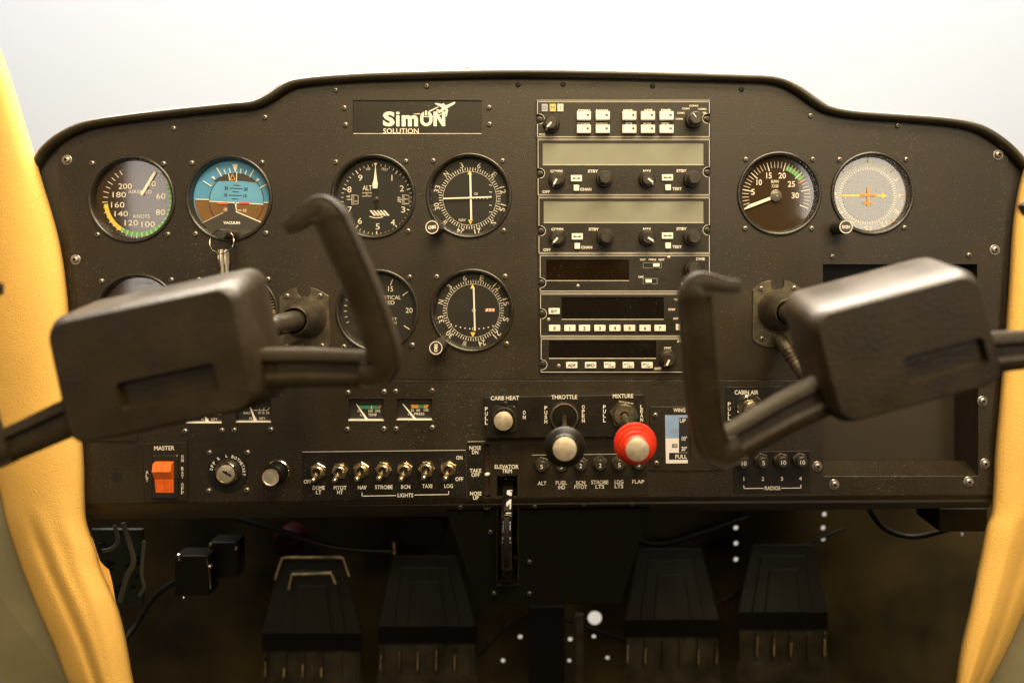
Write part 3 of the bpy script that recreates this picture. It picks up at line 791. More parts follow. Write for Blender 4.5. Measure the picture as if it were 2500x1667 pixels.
# --- RPM
def ZD(x, y): return (1700 + x / 2.6138, 100 + y / 2.6138)
u, v, R = gauges['RPM']
t = gauge('rpm_gauge', 'engine speed gauge lettered RPM with a white needle resting at the lower left', u, v, R, [(1820.5, 389.6), (1984, 389.6), (1819, 558), (1981, 558)], 'dial_brown')
cu, cv = ZD(520, 985)
b = B()
for st, x, y, w in [('5', 370, 962, 9), ('10', 410, 900, 13), ('15', 473, 857, 13.5), ('20', 558, 857, 18), ('25', 617, 911, 18), ('30', 642, 984, 18)]: b.text(st, *ZD(x, y), 14.5, w, h=HM, bold=0.015)
b.text('RPM', *ZD(511, 896), 8, 18, h=HM, bold=0.01); b.text('X100', *ZD(511, 924), 8, 17, h=HM, bold=0.01)
for k in range(36):
    a = -112 + k * 6.4; mj = (k % 5 == 0)
    b.tick(cu, cv, a, 62 if mj else 68, 84, 2.4 if mj else 1.3, HM + .4)
b.build('markings', 'cream_print_and_lit_edge', t)
b = B(); b.arc(cu, cv, 20, 58, 66, 78, HM); b.build('green_arc', 'arc_green', t)
b = B(); b.tick(cu, cv, 61, 62, 76, 4, HM); b.build('red_line', 'arc_red', t)
b = B(); b.plate([[ZD(305, 1078), ZD(340, 1045), ZD(478, 993), ZD(482, 1012), ZD(350, 1063)]], HN - 1, HN); b.build('needle', 'needle_white', t)
b = B(); b.lathe(*ZD(515, 986), [(14.5, HN - 2), (14.5, HN + 1), (13, HN + 2)], 30); b.build('needle_hub', 'hub_grey', t)

# --- HSI on the right
u, v, R = gauges['HSI']
t = gauge('direction_indicator', 'pale glaring direction gauge with yellow arrow and orange aeroplane symbol, far right', u, v, R, [(2049, 390), (2212, 390), (2207.6, 556)], 'dial_glare')
cu, cv = ZD(1107, 985)
b = B(); card(b, cu, cv, 30, 80.5, 64, 71, HM, 12); b.build('compass_card', 'white_print', t)
b = B()
for a in (0, 45, 90, 135, 225, 270, 315): b.tick(cu, cv, a, 81, 91, 2, HM + .5)
b.build('lubber_marks', 'needle_orange', t)
b = B(); b.lathe(cu, cv, [(62.5, HM + .3), (62.5, HM + .6)], 50, True, True); b.build('inner_disc', 'hub_grey', t)
b = B(); b.bar(*ZD(937, 986), *ZD(1195, 986), 4.5, HM + 1, HM + 2); b.plate([[ZD(1193, 966), ZD(1230, 986), ZD(1193, 1006)]], HM + 1, HM + 2); b.build('heading_arrow', 'needle_yellow', t)
b = B(); b.bar(*ZD(1107, 932), *ZD(1107, 1053), 5, HM + 2.2, HM + 3); b.bar(*ZD(1057, 981), *ZD(1158, 981), 5.5, HM + 2.2, HM + 3.2); b.bar(*ZD(1076, 1033), *ZD(1136, 1033), 5, HM + 2.2, HM + 3.2); b.build('aircraft_symbol', 'needle_orange', t)
obs_knob(t, 2043, 556, 62, 180, 'HDG')

# ================================================================== SMALL RECTANGULAR GAUGES
def small_gauge(label, u0, u1, v0, v1, scr, build, group='small rectangular engine gauges'):
    t = Thing('engine_gauge', label, 'gauge', (u0 + u1) / 2, v1, 3.5, group)
    b = B(); b.box(u0 - 1, u1 + 1, v0 - 1, v1 + 1, -14, -11, 1, .3); b.build('dial', 'dial_black', t)
    b = B()
    for (a0, a1, c0, c1) in ((u0 - 1.2, u0 + .6, v0, v1), (u1 - .6, u1 + 1.2, v0, v1), (u0, u1, v0 - 1.2, v0 + .6)): b.box(a0, a1, c0, c1, -11, 4.0, .4, .2)
    b.build('window_frame', 'gauge_black', t)
    b = B(); b.box(u0, u1, v1 - 1.3, v1 + .4, -11, 4.2, .4, .3); b.build('window_sill', 'cream_print_and_lit_edge', t)  # cream instead of frame black: light on the sill put into the colour
    build(t)
    for s_ in scr: screw(t, *s_, 3.5, 'small')
    return t
def ZG(x, y): return (680 + x / 4.127, 900 + y / 4.127)
def bt(t):
    b = B()
    x0, y0 = ZG(800, 378); x1, y1 = ZG(1000, 410)
    b.cur = 0; b.plate([[ZG(795, 378), ZG(1012, 378), ZG(995, 412), ZG(815, 412)]], -10.9, -10.6)
    b.cur = 1; b.plate([[ZG(1012, 378), ZG(1030, 378), ZG(1008, 412), ZG(995, 412)]], -10.9, -10.6)
    b.build('colour_band', ['band_green', 'arc_red'], t)
    b = B(); b.line(*ZG(931, 378), *ZG(923, 412), 1.8, -10.4)
    b.text('75', *ZG(800, 433), 6.5, 8, h=-10.5, bold=0); b.text('160', *ZG(918, 432), 6.5, 11, h=-10.5, bold=0); b.text('245', *ZG(988, 432), 6.5, 13, h=-10.5, bold=0)
    b.text('OIL', *ZG(838, 472), 6, 12, h=-10.5, bold=0); b.text('TEMP', *ZG(936, 472), 6.2, 21, h=-10.5, bold=0); b.build('markings', 'cream_print_and_lit_edge', t)
    b = B(); b.plate([[ZG(772, 362), ZG(780, 362), ZG(895, 517), ZG(868, 517)]], -9, -8); b.build('needle', 'needle_white', t)
small_gauge('small oil temperature gauge with a green band, left of the pressure one', 851, 938, 971.5, 1026, [(939, 955), (849, 1046), (938.5, 1045), (851, 957)], bt)
def bp(t):
    b = B()
    b.plate([[ZG(1322, 370), ZG(1402, 370), ZG(1402, 404), ZG(1335, 404)]], -10.9, -10.6); b.plate([[ZG(1465, 370), ZG(1508, 370), ZG(1492, 404), ZG(1455, 404)]], -10.9, -10.6)
    b.cur = 1; b.plate([[ZG(1402, 370), ZG(1465, 370), ZG(1455, 404), ZG(1402, 404)]], -10.9, -10.6); b.build('colour_band', ['band_orange', 'band_green'], t)
    b = B(); b.text('25', *ZG(1340, 426), 6.5, 8, h=-10.5, bold=0); b.text('60', *ZG(1400, 425), 6.5, 9, h=-10.5, bold=0); b.text('100', *ZG(1480, 424), 6.5, 11, h=-10.5, bold=0)
    b.text('OIL', *ZG(1318, 465), 6, 11, h=-10.5, bold=0); b.text('PRESS', *ZG(1410, 463), 6.2, 25, h=-10.5, bold=0); b.build('markings', 'cream_print_and_lit_edge', t)
    b = B(); b.plate([[ZG(1240, 360), ZG(1250, 360), ZG(1383, 513), ZG(1355, 513)]], -9, -8); b.build('needle', 'needle_white', t)
small_gauge('small oil pressure gauge with an orange and green band', 969, 1056, 971.5, 1024.5, [(967, 954), (1056, 952), (968, 1045), (1056, 1042)], bp)
def ZH(x, y): return (180 + x / 4.127, 900 + y / 4.127)
def fuel(dx, dy):
    def f(t):
        def Z(x, y): p = ZH(x, y); return (p[0] + dx, p[1] + dy)
        b = B(); b.text('GALS', *Z(1725, 453), 5.5, 16, h=-10.5, bold=0)
        for st, x in (('10', 1853), ('15', 1893), ('20', 1937)): b.text(st, *Z(x, 452), 6, 6 if st != '20' else 8, h=-10.5, bold=0)
        b.text('FUEL', *Z(1795, 512), 6.3, 20, h=-10.5, bold=0); b.text('QTY', *Z(1885, 511), 6.5, 15, h=-10.5, bold=0)
        b.line(*Z(1795, 427), *Z(1935, 427), 1, -10.5); b.line(*Z(1935, 427), *Z(1958, 398), 1.2, -10.5); b.line(*Z(1893, 427), *Z(1903, 400), 1.2, -10.5); b.line(*Z(1856, 427), *Z(1856, 412), 1, -10.5)
        b.build('markings', 'cream_print_and_lit_edge', t)
        b = B(); b.plate([[Z(1755, 380), Z(1765, 380), Z(1832, 536), Z(1805, 538)]], -9, -8); b.build('needle', 'needle_white', t)
    return f
small_gauge('small fuel quantity gauge under the right corner of the left yoke', 577, 663, 974.5, 1030, [(574, 1048.5), (663, 1047)], fuel(0, 0), 'fuel quantity gauges')
small_gauge('small fuel quantity gauge almost covered by the left yoke, only QTY showing', 456, 543, 974.5, 1032, [(454, 1051), (544, 1049)], fuel(-118, 2), 'fuel quantity gauges')

# ================================================================== RADIO STACK
HR = 7.0
def ZC(x, y): return (1250 + x / 3.92, 200 + y / 3.92)
def ZR(x, y): return (1250 + x / 4.1255, 580 + y / 4.1255)
def radio(name, label, u0, u1, v0, v1, notches, display=None, dmat='gloss_black'):
    t = Thing(name, label, 'radio unit', (u0 + u1) / 2, v1, 0, 'radio units stacked in the middle of the panel')
    out = [(u0, v0), (u1, v0)]
    nr = [n for n in notches if n[0] > 1500]; nl = [n for n in notches if n[0] < 1500]
    for n_ in nr:
        out += [(u1, n_[1] - 10)] + [(n_[0] + 1 + 10 * cos(radians(a)), n_[1] + 10 * sin(radians(a))) for a in range(270, 89, -20)] + [(u1, n_[1] + 10)]
    out += [(u1, v1), (u0, v1)]
    for n_ in nl:
        out += [(u0, n_[1] + 10)] + [(n_[0] - 1 + 10 * cos(radians(a)), n_[1] + 10 * sin(radians(a))) for a in range(90, -91, -20)] + [(u0, n_[1] - 10)]
    loops = [out]
    if display: loops.append(rrect(*display, 1.5))
    b = B(); b.plate(loops, 0.2, HR, 0.7, bottom=False); b.build('faceplate', 'radio_face', t, 25)
    b = B()
    i0, i1, w0, w1 = u0 + 3.5, u1 - 3.5, v0 + 3.5, v1 - 3.0
    z = HR + .25; w = 1.1
    b.line(i0, w0, i1, w0, w, z); b.line(i0, w1, i1, w1, w, z)
    def vline(x, ns):
        segs = []; cur = w0
        for n_ in sorted(ns, key=lambda q: q[1]):
            segs.append((cur, n_[1] - 12.3)); cur = n_[1] + 12.3
        segs.append((cur, w1))
        for a, c in segs:
            if c > a: b.line(x, a, x, c, w, z)
        for n_ in ns:
            sg = 1 if x > 1500 else -1
            b.arc(n_[0] + sg, n_[1], (180 if sg > 0 else 0), (360 if sg > 0 else 180), 11.6, 12.6, z, 16)
    vline(i0, nl); vline(i1, nr)
    b.build('border_line', 'cream_print_and_lit_edge', t)
    b = B(); b.box(u0 + 1, u1 - 1, v0 - .9, v0 + .2, HR - 3.5, HR + .4, .4, .3); b.build('top_edge', 'cream_print_and_lit_edge', t)  # bright line along the top: edge highlight given as cream colour
    if display:
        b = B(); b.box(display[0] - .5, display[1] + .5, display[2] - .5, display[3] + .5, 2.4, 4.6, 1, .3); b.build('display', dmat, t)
        b = B(); b.box(display[0], display[1], display[3] - .5, display[3] + .5, 4.5, HR + .4, .4, .2); b.build('display_sill', 'cream_print_and_lit_edge', t)  # highlight on the lower display edge, painted as a cream strip
    for n_ in notches:
        b = B(); b.lathe(n_[0], n_[1], [(9, .2), (9, 2), (7.5, 3)], 24, False, True); b.cur = 1; b.lathe(n_[0], n_[1], [(3.4, 3.0), (3.3, 3.3)], 6, False, True)
        b.build('mounting_screw', ['gauge_black', 'socket_black'], t)
    return t
def pknob(t, u, v, ang, H=34, R=21, name='rotary_knob'):
    b = B()
    b.lathe(u, v, [(R, HR), (R, HR + 2), (R - 1.5, HR + 4), (R - 3, HR + 11), (R - 5, HR + 13)], 48, False, True, 0.015)
    b.lathe(u, v, [(R - 7, HR + 10), (R - 7.4, HR + H - 2), (R - 8.6, HR + H)], 32, False, True, 0.05)
    k = b.build(name, 'knob_plastic', t, 30)
    a = radians(ang); d = (sin(a), -cos(a))
    b = B(); w = 4.4
    r1 = R - 7.2
    pts = [(u - d[0] * 1, v - d[1] * 1), (u + d[0] * (r1), v + d[1] * (r1))]
    tt = (cos(a) * w / 2, sin(a) * w / 2)
    top = [(pts[0][0] - tt[0], pts[0][1] - tt[1]), (pts[0][0] + tt[0], pts[0][1] + tt[1]), (pts[1][0] + tt[0], pts[1][1] + tt[1]), (pts[1][0] - tt[0], pts[1][1] - tt[1])]
    b.plate([top], HR + H - 6, HR + H + .8)
    e = (u + d[0] * (r1 + 6), v + d[1] * (r1 + 6)); f = (u + d[0] * (r1 - 1), v + d[1] * (r1 - 1))
    b.plate([[(f[0] - tt[0], f[1] - tt[1]), (f[0] + tt[0], f[1] + tt[1]), (e[0] + tt[0], e[1] + tt[1]), (e[0] - tt[0], e[1] - tt[1])]], HR + 11.5, HR + 14)
    b.add([(top[2][0], top[2][1], HR + H + .8), (top[3][0], top[3][1], HR + H + .8), (e[0] - tt[0], e[1] - tt[1], HR + 14.2), (e[0] + tt[0], e[1] + tt[1], HR + 14.2)], [(0, 1, 2, 3)])
    b.build('pointer', 'button_white', k)
def dknob(t, u, v, H=56, line=None):
    b = B()
    b.lathe(u, v, [(20.5, HR), (20.5, HR + 6), (19.5, HR + 18), (18.5, HR + 20)], 44, False, True, 0.015)
    b.lathe(u, v, [(15.5, HR + 19), (15, HR + H - 3), (13, HR + H)], 36, False, True, 0.04)
    k = b.build('rotary_knob', 'knob_plastic', t, 30)
    if line is not None:
        b = B(); b.tick(u, v, line, 1, 12, 2.0, HR + H + .4); b.build('pointer', 'button_white', k)
def btn(t, u, v, w=27, hgt=14.5, legend=None, H=8, size=7, lw=None):
    b = B(); b.box(u - w / 2, u + w / 2, v - hgt / 2, v + hgt / 2, HR, HR + H, 1.2, 1.0); k = b.build('button', 'button_white', t)
    if legend:
        b = B()
        if legend == '<>':
            z = HR + H + .3
            b.line(u - 7, v, u + 7, v, 1.8, z)
            for sg in (-1, 1): b.plate([[(u + sg * 10, v), (u + sg * 5, v - 3.2), (u + sg * 5, v + 3.2)]], z - .1, z)
        elif legend == 'dot':
            b.lathe(u + 9.5, v - 1, [(3.2, HR + H + .1), (3.0, HR + H + .4)], 14)
        elif '/' in legend:
            p, q = legend.split('/'); z = HR + H + .3
            b.text(p, u - 5.5, v - 3, 3.4, 10, h=z, bold=.03); b.text(q, u + 6.5, v + 3.2, 3.4, 10, h=z, bold=.03); b.line(u - 3, v + 5, u + 4, v - 4, 1.2, z)
        else: b.text(legend, u, v, size, lw, h=HR + H + .3, bold=0.04)
        b.build('legend', 'ink' if legend != 'dot' else 'hub_grey', k)
def words_(t, items, m='cream_print_and_lit_edge'):
    b = B()
    for st, x, y, ht, w in items: b.text(st, x, y, ht, w, h=HR + .3, bold=0.035)
    b.build('lettering', m, t)

r = radio('audio_panel', 'audio selector unit with ten white buttons at the top of the radio stack', 1309, 1734, 247, 338, [(1318, 292), (1725, 290.5)])
for x, m in ((1330, 'lamp_blue'), (1349.5, 'lamp_yellow'), (1368, 'lamp_white')):
    b = B(); b.box(x - 7.6, x + 7.6, 256, 275, HR, HR + 3.5, 1.2, 1); k = b.build('marker_lamp', m, r)
    b = B(); b.text({1330: 'O', 1349.5: 'M', 1368: 'I'}[x], x, 265.5, 9, None, h=HR + 3.8, bold=0); b.build('legend', 'hub_grey', k)
for x in (1425, 1470.7, 1535, 1580, 1625):
    btn(r, x, 285.5, 34, 21, 'dot', 12); btn(r, x, 318, 34, 20, 'dot', 12)
words_(r, [('COM1', 1425, 272, 6.8, 29), ('NAV1', 1469, 272, 6.8, 28), ('MKR', 1533.5, 272, 6.8, 24), ('ADF', 1581, 271.5, 6.8, 21), ('DME', 1625, 271.5, 6.8, 23),
           ('COM2', 1425, 303.6, 5.5, 30), ('NAV2', 1469, 303.6, 5.5, 28), ('ICS', 1535, 303.4, 5.5, 16), ('AUX', 1579, 303.3, 5.5, 21), ('SPR', 1624, 303.3, 5.5, 20),
           ('VOL', 1324, 329.8, 6, 17), ('COM13', 1692.5, 260, 4.5, 22), ('COM1', 1673, 267, 4.5, 18), ('COM21', 1713, 268, 4.5, 20), ('COM2', 1661, 277.5, 4.5, 18), ('TEL', 1719, 277.5, 4.5, 11), ('COM3', 1657, 292, 4.5, 18)])
pknob(r, 1346, 306, 222); dknob(r, 1691.5, 295.5, 44, -35)

def comm(dx, dy, label, v0, v1, u0, notch, disp):
    r = radio('nav_com_radio', label, u0, 1734, v0, v1, notch, disp, 'lcd_green')
    pknob(r, 1359 + dx, 441 + dy, 208 if dy == 0 else 222); dknob(r, 1475 + dx, 438 + dy, 54); pknob(r, 1578.5, 440 + dy, 128 if dy == 0 else 122); dknob(r, 1687, 439 + dy, 54)
    btn(r, 1407 + dx, 436.8 + dy, 27, 15.5, '<>', 6); btn(r, 1407 + dx, 460 + dy, 13.5, 14.5, None, 6)
    btn(r, 1628, 435 + dy, 27, 15.5, '<>', 6); btn(r, 1629.6, 459 + dy, 13.5, 14.5, None, 6)
    words_(r, [('COMM', 1358.5 + dx, 419 + dy, 6.5, 29), ('OFF', 1333.5 + dx, 469 + dy, 7, 18), ('CHAN', 1430 + dx, 463 + dy, 7, 27), ('STBY', 1447.5 + dx, 419 + dy, 7, 25),
               ('NAV', 1579, 418.5 + dy, 7, 19), ('TEST', 1652, 461.8 + dy, 7, 23), ('STBY', 1663, 418 + dy, 7, 25)])
    return r
comm(0, 0, 'upper radio unit with a blank grey green display, under the audio selector', 339.5, 479, 1310.5, [(1319, 424), (1726, 421)], (1325, 1717, 349, 404))
comm(2, 141, 'lower radio unit with a blank grey green display, above the DME unit', 480.5, 620, 1312.5, [(1321, 564), (1726, 562)], (1327.5, 1717, 490, 544.5))
r = radio('distance_radio', 'DME radio unit with a dark display and two small white slide switches', 1315.5, 1734, 621, 713, [(1322, 690)], (1333.5, 1535, 634, 685), 'display_brown')
words_(r, [('DME', 1709, 632.2, 6.5, 21)], 'cream_print_and_lit_edge')
words_(r, [('RMT', 1569, 634, 5, 14), ('FREQ', 1592, 634, 5, 18), ('GS/T', 1614, 634, 5, 15), ('OFF', 1564, 676, 5, 13)], 'cream_print_and_lit_edge')
for (a0, a1, c0, c1, k0, k1) in ((1569, 1614, 641, 654.5, 1593, 1609), (1569, 1604, 679, 693, 1574.5, 1590)):
    b = B(); b.plate([rrect(a0, a1, c0, c1, 1), rrect(a0 + 1, a1 - 1, c0 + 1, c1 - 1, 1)], HR, HR + .4); b.cur = 1; b.plate([rrect(a0 + 1.5, a1 - 1.5, c0 + 1.5, c1 - 1.5, 1)], HR - .2, HR + .15)
    k = b.build('slide_switch', ['dim_print', 'socket_black'], r); b = B(); b.box(k0, k1, c0 + 2.5, c1 - 3, HR, HR + 5, 1, .8); b.build('slider', 'button_white', k)
for u_, v_ in ((1632, 629), (1411, 698), (1665, 695)): b = B(); b.lathe(u_, v_, [(4.6, HR), (4.4, HR + 1), (3, HR + 1.8)], 20); b.build('set_screw', 'screw_steel', r)
dknob(r, 1688, 657, 40)
r = radio('transponder', 'transponder unit with an IDT button and white number buttons 0 to 7', 1316.5, 1734, 714.5, 822, [(1323.5, 765.5)], (1371, 1620, 725.5, 779))
btn(r, 1353, 759, 27, 14.5, 'IDT', 5, 7, 15)
for k, x in enumerate((1354, 1391, 1426.5, 1464, 1500.4, 1536, 1573.6, 1610)): btn(r, x, 800, 27.5, 15, str(k), 5, 8.5)
btn(r, 1662, 798, 27, 14.5, 'CLR', 5, 7, 15)
b = B(); b.lathe(1339, 780, [(5, HR), (4.8, HR + 1), (3, HR + 1.8)], 20); b.build('set_screw', 'screw_steel', r)
words_(r, [('TST', 1651, 731, 5.2, 13), ('STBY', 1639.6, 755, 5.2, 18), ('OFF', 1649, 777, 5.2, 13)]); pknob(r, 1697, 762, 200)
r = radio('direction_finder_radio', 'ADF radio unit with a dark display at the bottom of the radio stack', 1318, 1734, 823.5, 910, [(1324.5, 889)], (1340, 1601, 831, 874))
for st, x, w in (('ADF', 1395.5, 19), ('BFO', 1441.5, 20), ('FRQ/ADF', 1487.6, None), ('FLT/ET', 1533, None), ('SET/RST', 1578.5, None)): btn(r, x, 890, 27.5, 14.5, st, 5, 7.5, w)
b = B(); b.lathe(1364, 892, [(5, HR), (4.8, HR + 1), (3, HR + 1.8)], 20); b.build('set_screw', 'screw_steel', r)
words_(r, [('STBY', 1629.4, 848.4, 4.6, 18), ('TIMER', 1629.6, 855.8, 4.6, 19), ('OFF', 1605, 898.5, 6.5, 17), ('ADF', 1662, 832, 6.5, 21)]); pknob(r, 1628, 873.5, 205)

# ================================================================== LOWER PANEL CONTROLS
HL = 3.5
# master switch
t = Thing('master_switch', 'orange double rocker switch in a black bezel on a plate lettered MASTER', 'switch', 405, 1225, HL)
b = B(); b.plate([[(352, 1081), (459, 1077), (462, 1219), (357, 1225)], rrect(380, 436, 1112, 1209, 2)], HL, HL + 4, 1.0); b.build('plate', 'plate_paint', t)
b = B(); b.plate([rrect(377, 439.5, 1108, 1213, 3), rrect(384, 430.5, 1120.5, 1202, 1.5)], HL, HL + 9, 2.5); b.build('bezel', 'gauge_black', t)
for i in range(2):
    x0, x1 = (385, 407.2) if i == 0 else (407.9, 430)
    b = B()
    prof = [(1122, 4), (1126, 20), (1144, 25), (1165, 12), (1200, 6), (1200, -4), (1122, -4)]
    n = len(prof)
    b.add([(x0, p[0], HL + p[1]) for p in prof] + [(x1, p[0], HL + p[1]) for p in prof], [(k, (k + 1) % n, n + (k + 1) % n, n + k) for k in range(n)] + [tuple(range(n)), tuple(range(n, 2 * n))])
    for k in range(11):
        y = 1167 + k * 3; hh = HL + 12 - (y - 1165) * 6 / 35
        b.box(x0 + .8, x1 - .8, y, y + 1.3, hh - 1, hh + .8, .2, .2)
    b.build('rocker', 'orange_plastic', t, 20)
b = B(); z = HL + 4.3
b.text('MASTER', 405, 1091.5, 10.5, 49, rot=-1, h=z)
b.column('ALT', 363, [1150, 1159.5, 1169.5], 8, 6, z); b.column('ONBATOFF', 449, [1112.5, 1121.5, 1141, 1151, 1161, 1180.5, 1190.5, 1200], 8, 6, z)
b.build('lettering', 'white_print', t)

# ignition
t = Thing('ignition_switch', 'round chrome key lock ringed by the lettering OFF R L BOTH START', 'key switch', 558, 1200, HL)
b = B(); b.lathe(558, 1151, [(49, HL), (48.5, HL + 2.2), (32, HL + 2.4)], 56, False, False); b.build('ring_plate', 'placard', t)
b = B(); b.lathe(558, 1151, [(33, HL), (32, HL + 6), (29.5, HL + 9), (28, HL + 9), (28, HL + 5)], 48, False, False); b.build('lock_bezel', 'gauge_black', t)
b = B(); b.lathe(558, 1151, [(28, HL + 6), (27.5, HL + 11), (25, HL + 13.5), (22.5, HL + 13.5), (21.5, HL + 11)], 48, False, False); b.build('lock_rim', 'chrome', t)
b = B(); b.lathe(558, 1151, [(22, HL + 9), (21, HL + 12), (20, HL + 12.4)], 40, False, True); k_ = b.build('lock_barrel', 'brushed_face', t)
b = B(); b.bar(550, 1145.5, 571, 1157, 5, HL + 12, HL + 12.8); b.bar(556, 1151, 561, 1147, 7, HL + 12, HL + 12.7); b.build('keyway', 'socket_black', k_)
b = B(); z = HL + 2.7
def arct(st, cu, cv, r, amid, step, ht, w):
    n = len(st)
    for i, ch in enumerate(st):
        if ch == ' ': continue
        a = amid + (i - (n - 1) / 2) * step; q = radians(a)
        b.text(ch, cu + r * sin(q), cv - r * cos(q), ht, w, rot=a, h=z, bold=0.03)
arct('OFF', 558, 1151, 40, -67, 12, 7.5, 5.5); arct('R', 558, 1151, 40, -33, 1, 7.5, 6); arct('L', 558, 1151, 40, -3, 1, 7.5, 5)
arct('BOTH', 558, 1151, 40, 35, 11, 7.5, 6); arct('START', 558, 1151, 40, 78, 9.6, 7.5, 5)
b.build('lettering', 'white_print', t)
for p in [(513.6, 1103.5), (606, 1103), (512, 1196), (605, 1194)]: screw(t, *p, HL, 'small')

# primer knob
t = Thing('primer_knob', 'black push knob with a bright round face, right of the key lock', 'knob', 679, 1150, HL)
b = B(); b.lathe(680, 1150, [(29, HL), (29, HL + 3), (27, HL + 5)], 40); b.build('collar', 'chrome', t)
b = B(); b.lathe(680, 1150, [(27, HL + 4), (27.5, HL + 20), (25, HL + 30), (21.5, HL + 34), (21.5, HL + 48), (20.5, HL + 50)], 48); k_ = b.build('knob_body', 'throttle_black', t)
b = B(); b.lathe(680, 1150, [(20, HL + 50), (19.8, HL + 51.4), (17.5, HL + 51.4), (16.5, HL + 50.4)], 40); b.build('face_disc', 'brushed_face', k_)

# light switch plate
t = Thing('switch_placard', 'long dark plate lettered DOME LT to LOG and LIGHTS behind seven toggle switches', 'placard', 938, 1217, HL)
b = B(); b.plate([[(739, 1101), (1137, 1096.5), (1138, 1215), (741, 1221)]], HL, HL + 2.2, .6); b.build('plate', 'placard', t)
b = B(); z = HL + 2.6
b.line(740, 1101.3, 1137, 1096.9, .9, z)
for st, x, y, w in [('OFF', 297 + 3, 1128, 18), ('DOME', 413, 1190, 29), ('LT', 412, 1235, 13), ('PITOT', 627, 1190, 31), ('HT', 627, 1235, 14), ('NAV', 850, 1187, 21), ('STROBE', 1067, 1183, 43), ('BCN', 1285, 1180, 22), ('TAXI', 1502, 1173, 24), ('LOG', 1717, 1172, 21), ('ON', 1825, 888, 15), ('OFF', 1825, 1102, 19), ('LIGHTS', 1283, 1265, 38)]:
    b.text(st, *ZG(x, y), 9.4, w, h=z, bold=0.012)
for p, q in [((848, 1238), (848, 1275)), ((845, 1273), (1190, 1268)), ((1375, 1262), (1721, 1257)), ((1718, 1259), (1718, 1222))]: b.line(*ZG(*p), *ZG(*q), 1.7, z)
b.build('lettering', 'white_print', t)
names = ['DOME LT', 'PITOT HT', 'NAV', 'STROBE', 'BCN', 'TAXI', 'LOG']
def hexnut(b, u, v, r, h0, h1, a0):
    b.plate([ngon(u, v, r, 6, a0)], h0, h1, 1.0); 
tog_parts = None
for i, (x, y) in enumerate([(779.3, 1147), (832, 1146.7), (884.7, 1144.7), (938, 1143.5), (990, 1143.5), (1043.5, 1141.8), (1095.6, 1141.8)]):
    t = Thing('toggle_switch', 'brassy toggle switch flipped down above the lettering ' + names[i], 'toggle switch', x, y, HL + 2.2, 'toggle switches of the lights row')
    if tog_parts is None:
        b = B(); hexnut(b, x, y, 20.5, HL + 2.2, HL + 8, 28); b.lathe(x, y, [(16.5, HL + 8), (16, HL + 9.5), (14, HL + 9.8)], 36, False, True); p1 = b.build('hex_nut', 'brass_nickel', t, 25)
        b = B(); b.lathe(x, y, [(13, HL + 9), (13, HL + 17), (11.8, HL + 18.2), (9.3, HL + 18.2), (8.5, HL + 11)], 36, False, False); p2 = b.build('bushing', 'brass_nickel', t)
        b = B(); b.lathe(x, y, [(9, HL + 11), (9, HL + 11.5)], 24); p3 = b.build('socket', 'socket_black', t)
        b = B(); pth = [(x, y, HL + 9), (x, y + 3.5, HL + 22), (x + .3, y + 7, HL + 34), (x + .5, y + 10, HL + 44), (x + .6, y + 11.3, HL + 49), (x + .6, y + 12, HL + 52)]
        b.sweep(pth, [(3.6, 3.6), (4.4, 4.4), (5.4, 5.4), (6.8, 6.8), (6.2, 6.2), (2.8, 2.8)], 20); p4 = b.build('lever', 'brass_nickel', t, 60)
        tog_parts = [p1.o, p2.o, p3.o, p4.o]
    else:
        for p in tog_parts:
            c = p.copy(); col.objects.link(c); c.parent = t.o
            if p.name.startswith('hex_nut'): c.rotation_euler = (0, radians([0, 25, 5, 38, 12, 30, 8][i]), 0)
            if p.name.startswith('lever'): c.rotation_euler = (radians(random.uniform(-2, 2)), 0, radians(random.uniform(-2, 2)))

# trim position plate and slot
t = Thing('trim_indicator', 'narrow trim slot with a small white marker, lettered NOSE DN, TAKE OFF and NOSE UP', 'trim indicator', 1170, 1219, HL)
b = B(); b.plate([[(1141, 1076.5), (1180.5, 1075.5), (1180.5, 1219), (1143, 1220)]], HL, HL + 2.2, .6); b.build('plate', 'placard', t)
def ZJ(x, y): return (1120 + x / 4.127, 920 + y / 4.127)
b = B(); z = HL + 2.6
for st, x, y, w in [('NOSE', 168, 707, 28), ('DN', 168, 750, 15), ('TAKE', 172, 935, 28), ('OFF', 172, 978, 20), ('NOSE', 175, 1165, 28), ('UP', 175, 1208, 14)]: b.text(st, *ZJ(x, y), 9.3, w, h=z)
b.line(1142, 1076.3, 1184, 1075.5, .9, z)
b.build('lettering', 'white_print', t)
b = B(); b.plate([rrect(1180, 1198.5, 1080.5, 1245, 7)], -22, -18); b.build('slot_back', 'slot_brown', t)
b = B(); b.plate([rrect(1181, 1197.5, 1222, 1243.5, 7), rrect(1182.5, 1196, 1220.5, 1241.5, 6)], -26, 2); b.build('slot_end', 'gauge_black', t)
b = B(); b.sweep([(1197, 1160, -14), (1190, 1157, 2), (1186, 1155, 8)], [(3, 3), (5, 4.5), (3, 3)], 14); b.build('marker', 'button_white', t, 80)
t = Thing('trim_placard', 'small dark plate lettered ELEVATOR TRIM above the trim wheel', 'placard', 1234, 1160, HL)
b = B(); b.plate([[(1199, 1064), (1271, 1062), (1271, 1213), (1264.5, 1213), (1264.5, 1158), (1211.5, 1159), (1211.5, 1214), (1200, 1215)]], HL, HL + 1.6, .4); b.build('plate', 'plate_paint', t)
b = B(); b.text('ELEVATOR', *ZJ(484, 897), 10, 58, h=HL + 2); b.text('TRIM', *ZJ(487, 940), 10, 24, h=HL + 2); b.build('lettering', 'white_print', t)

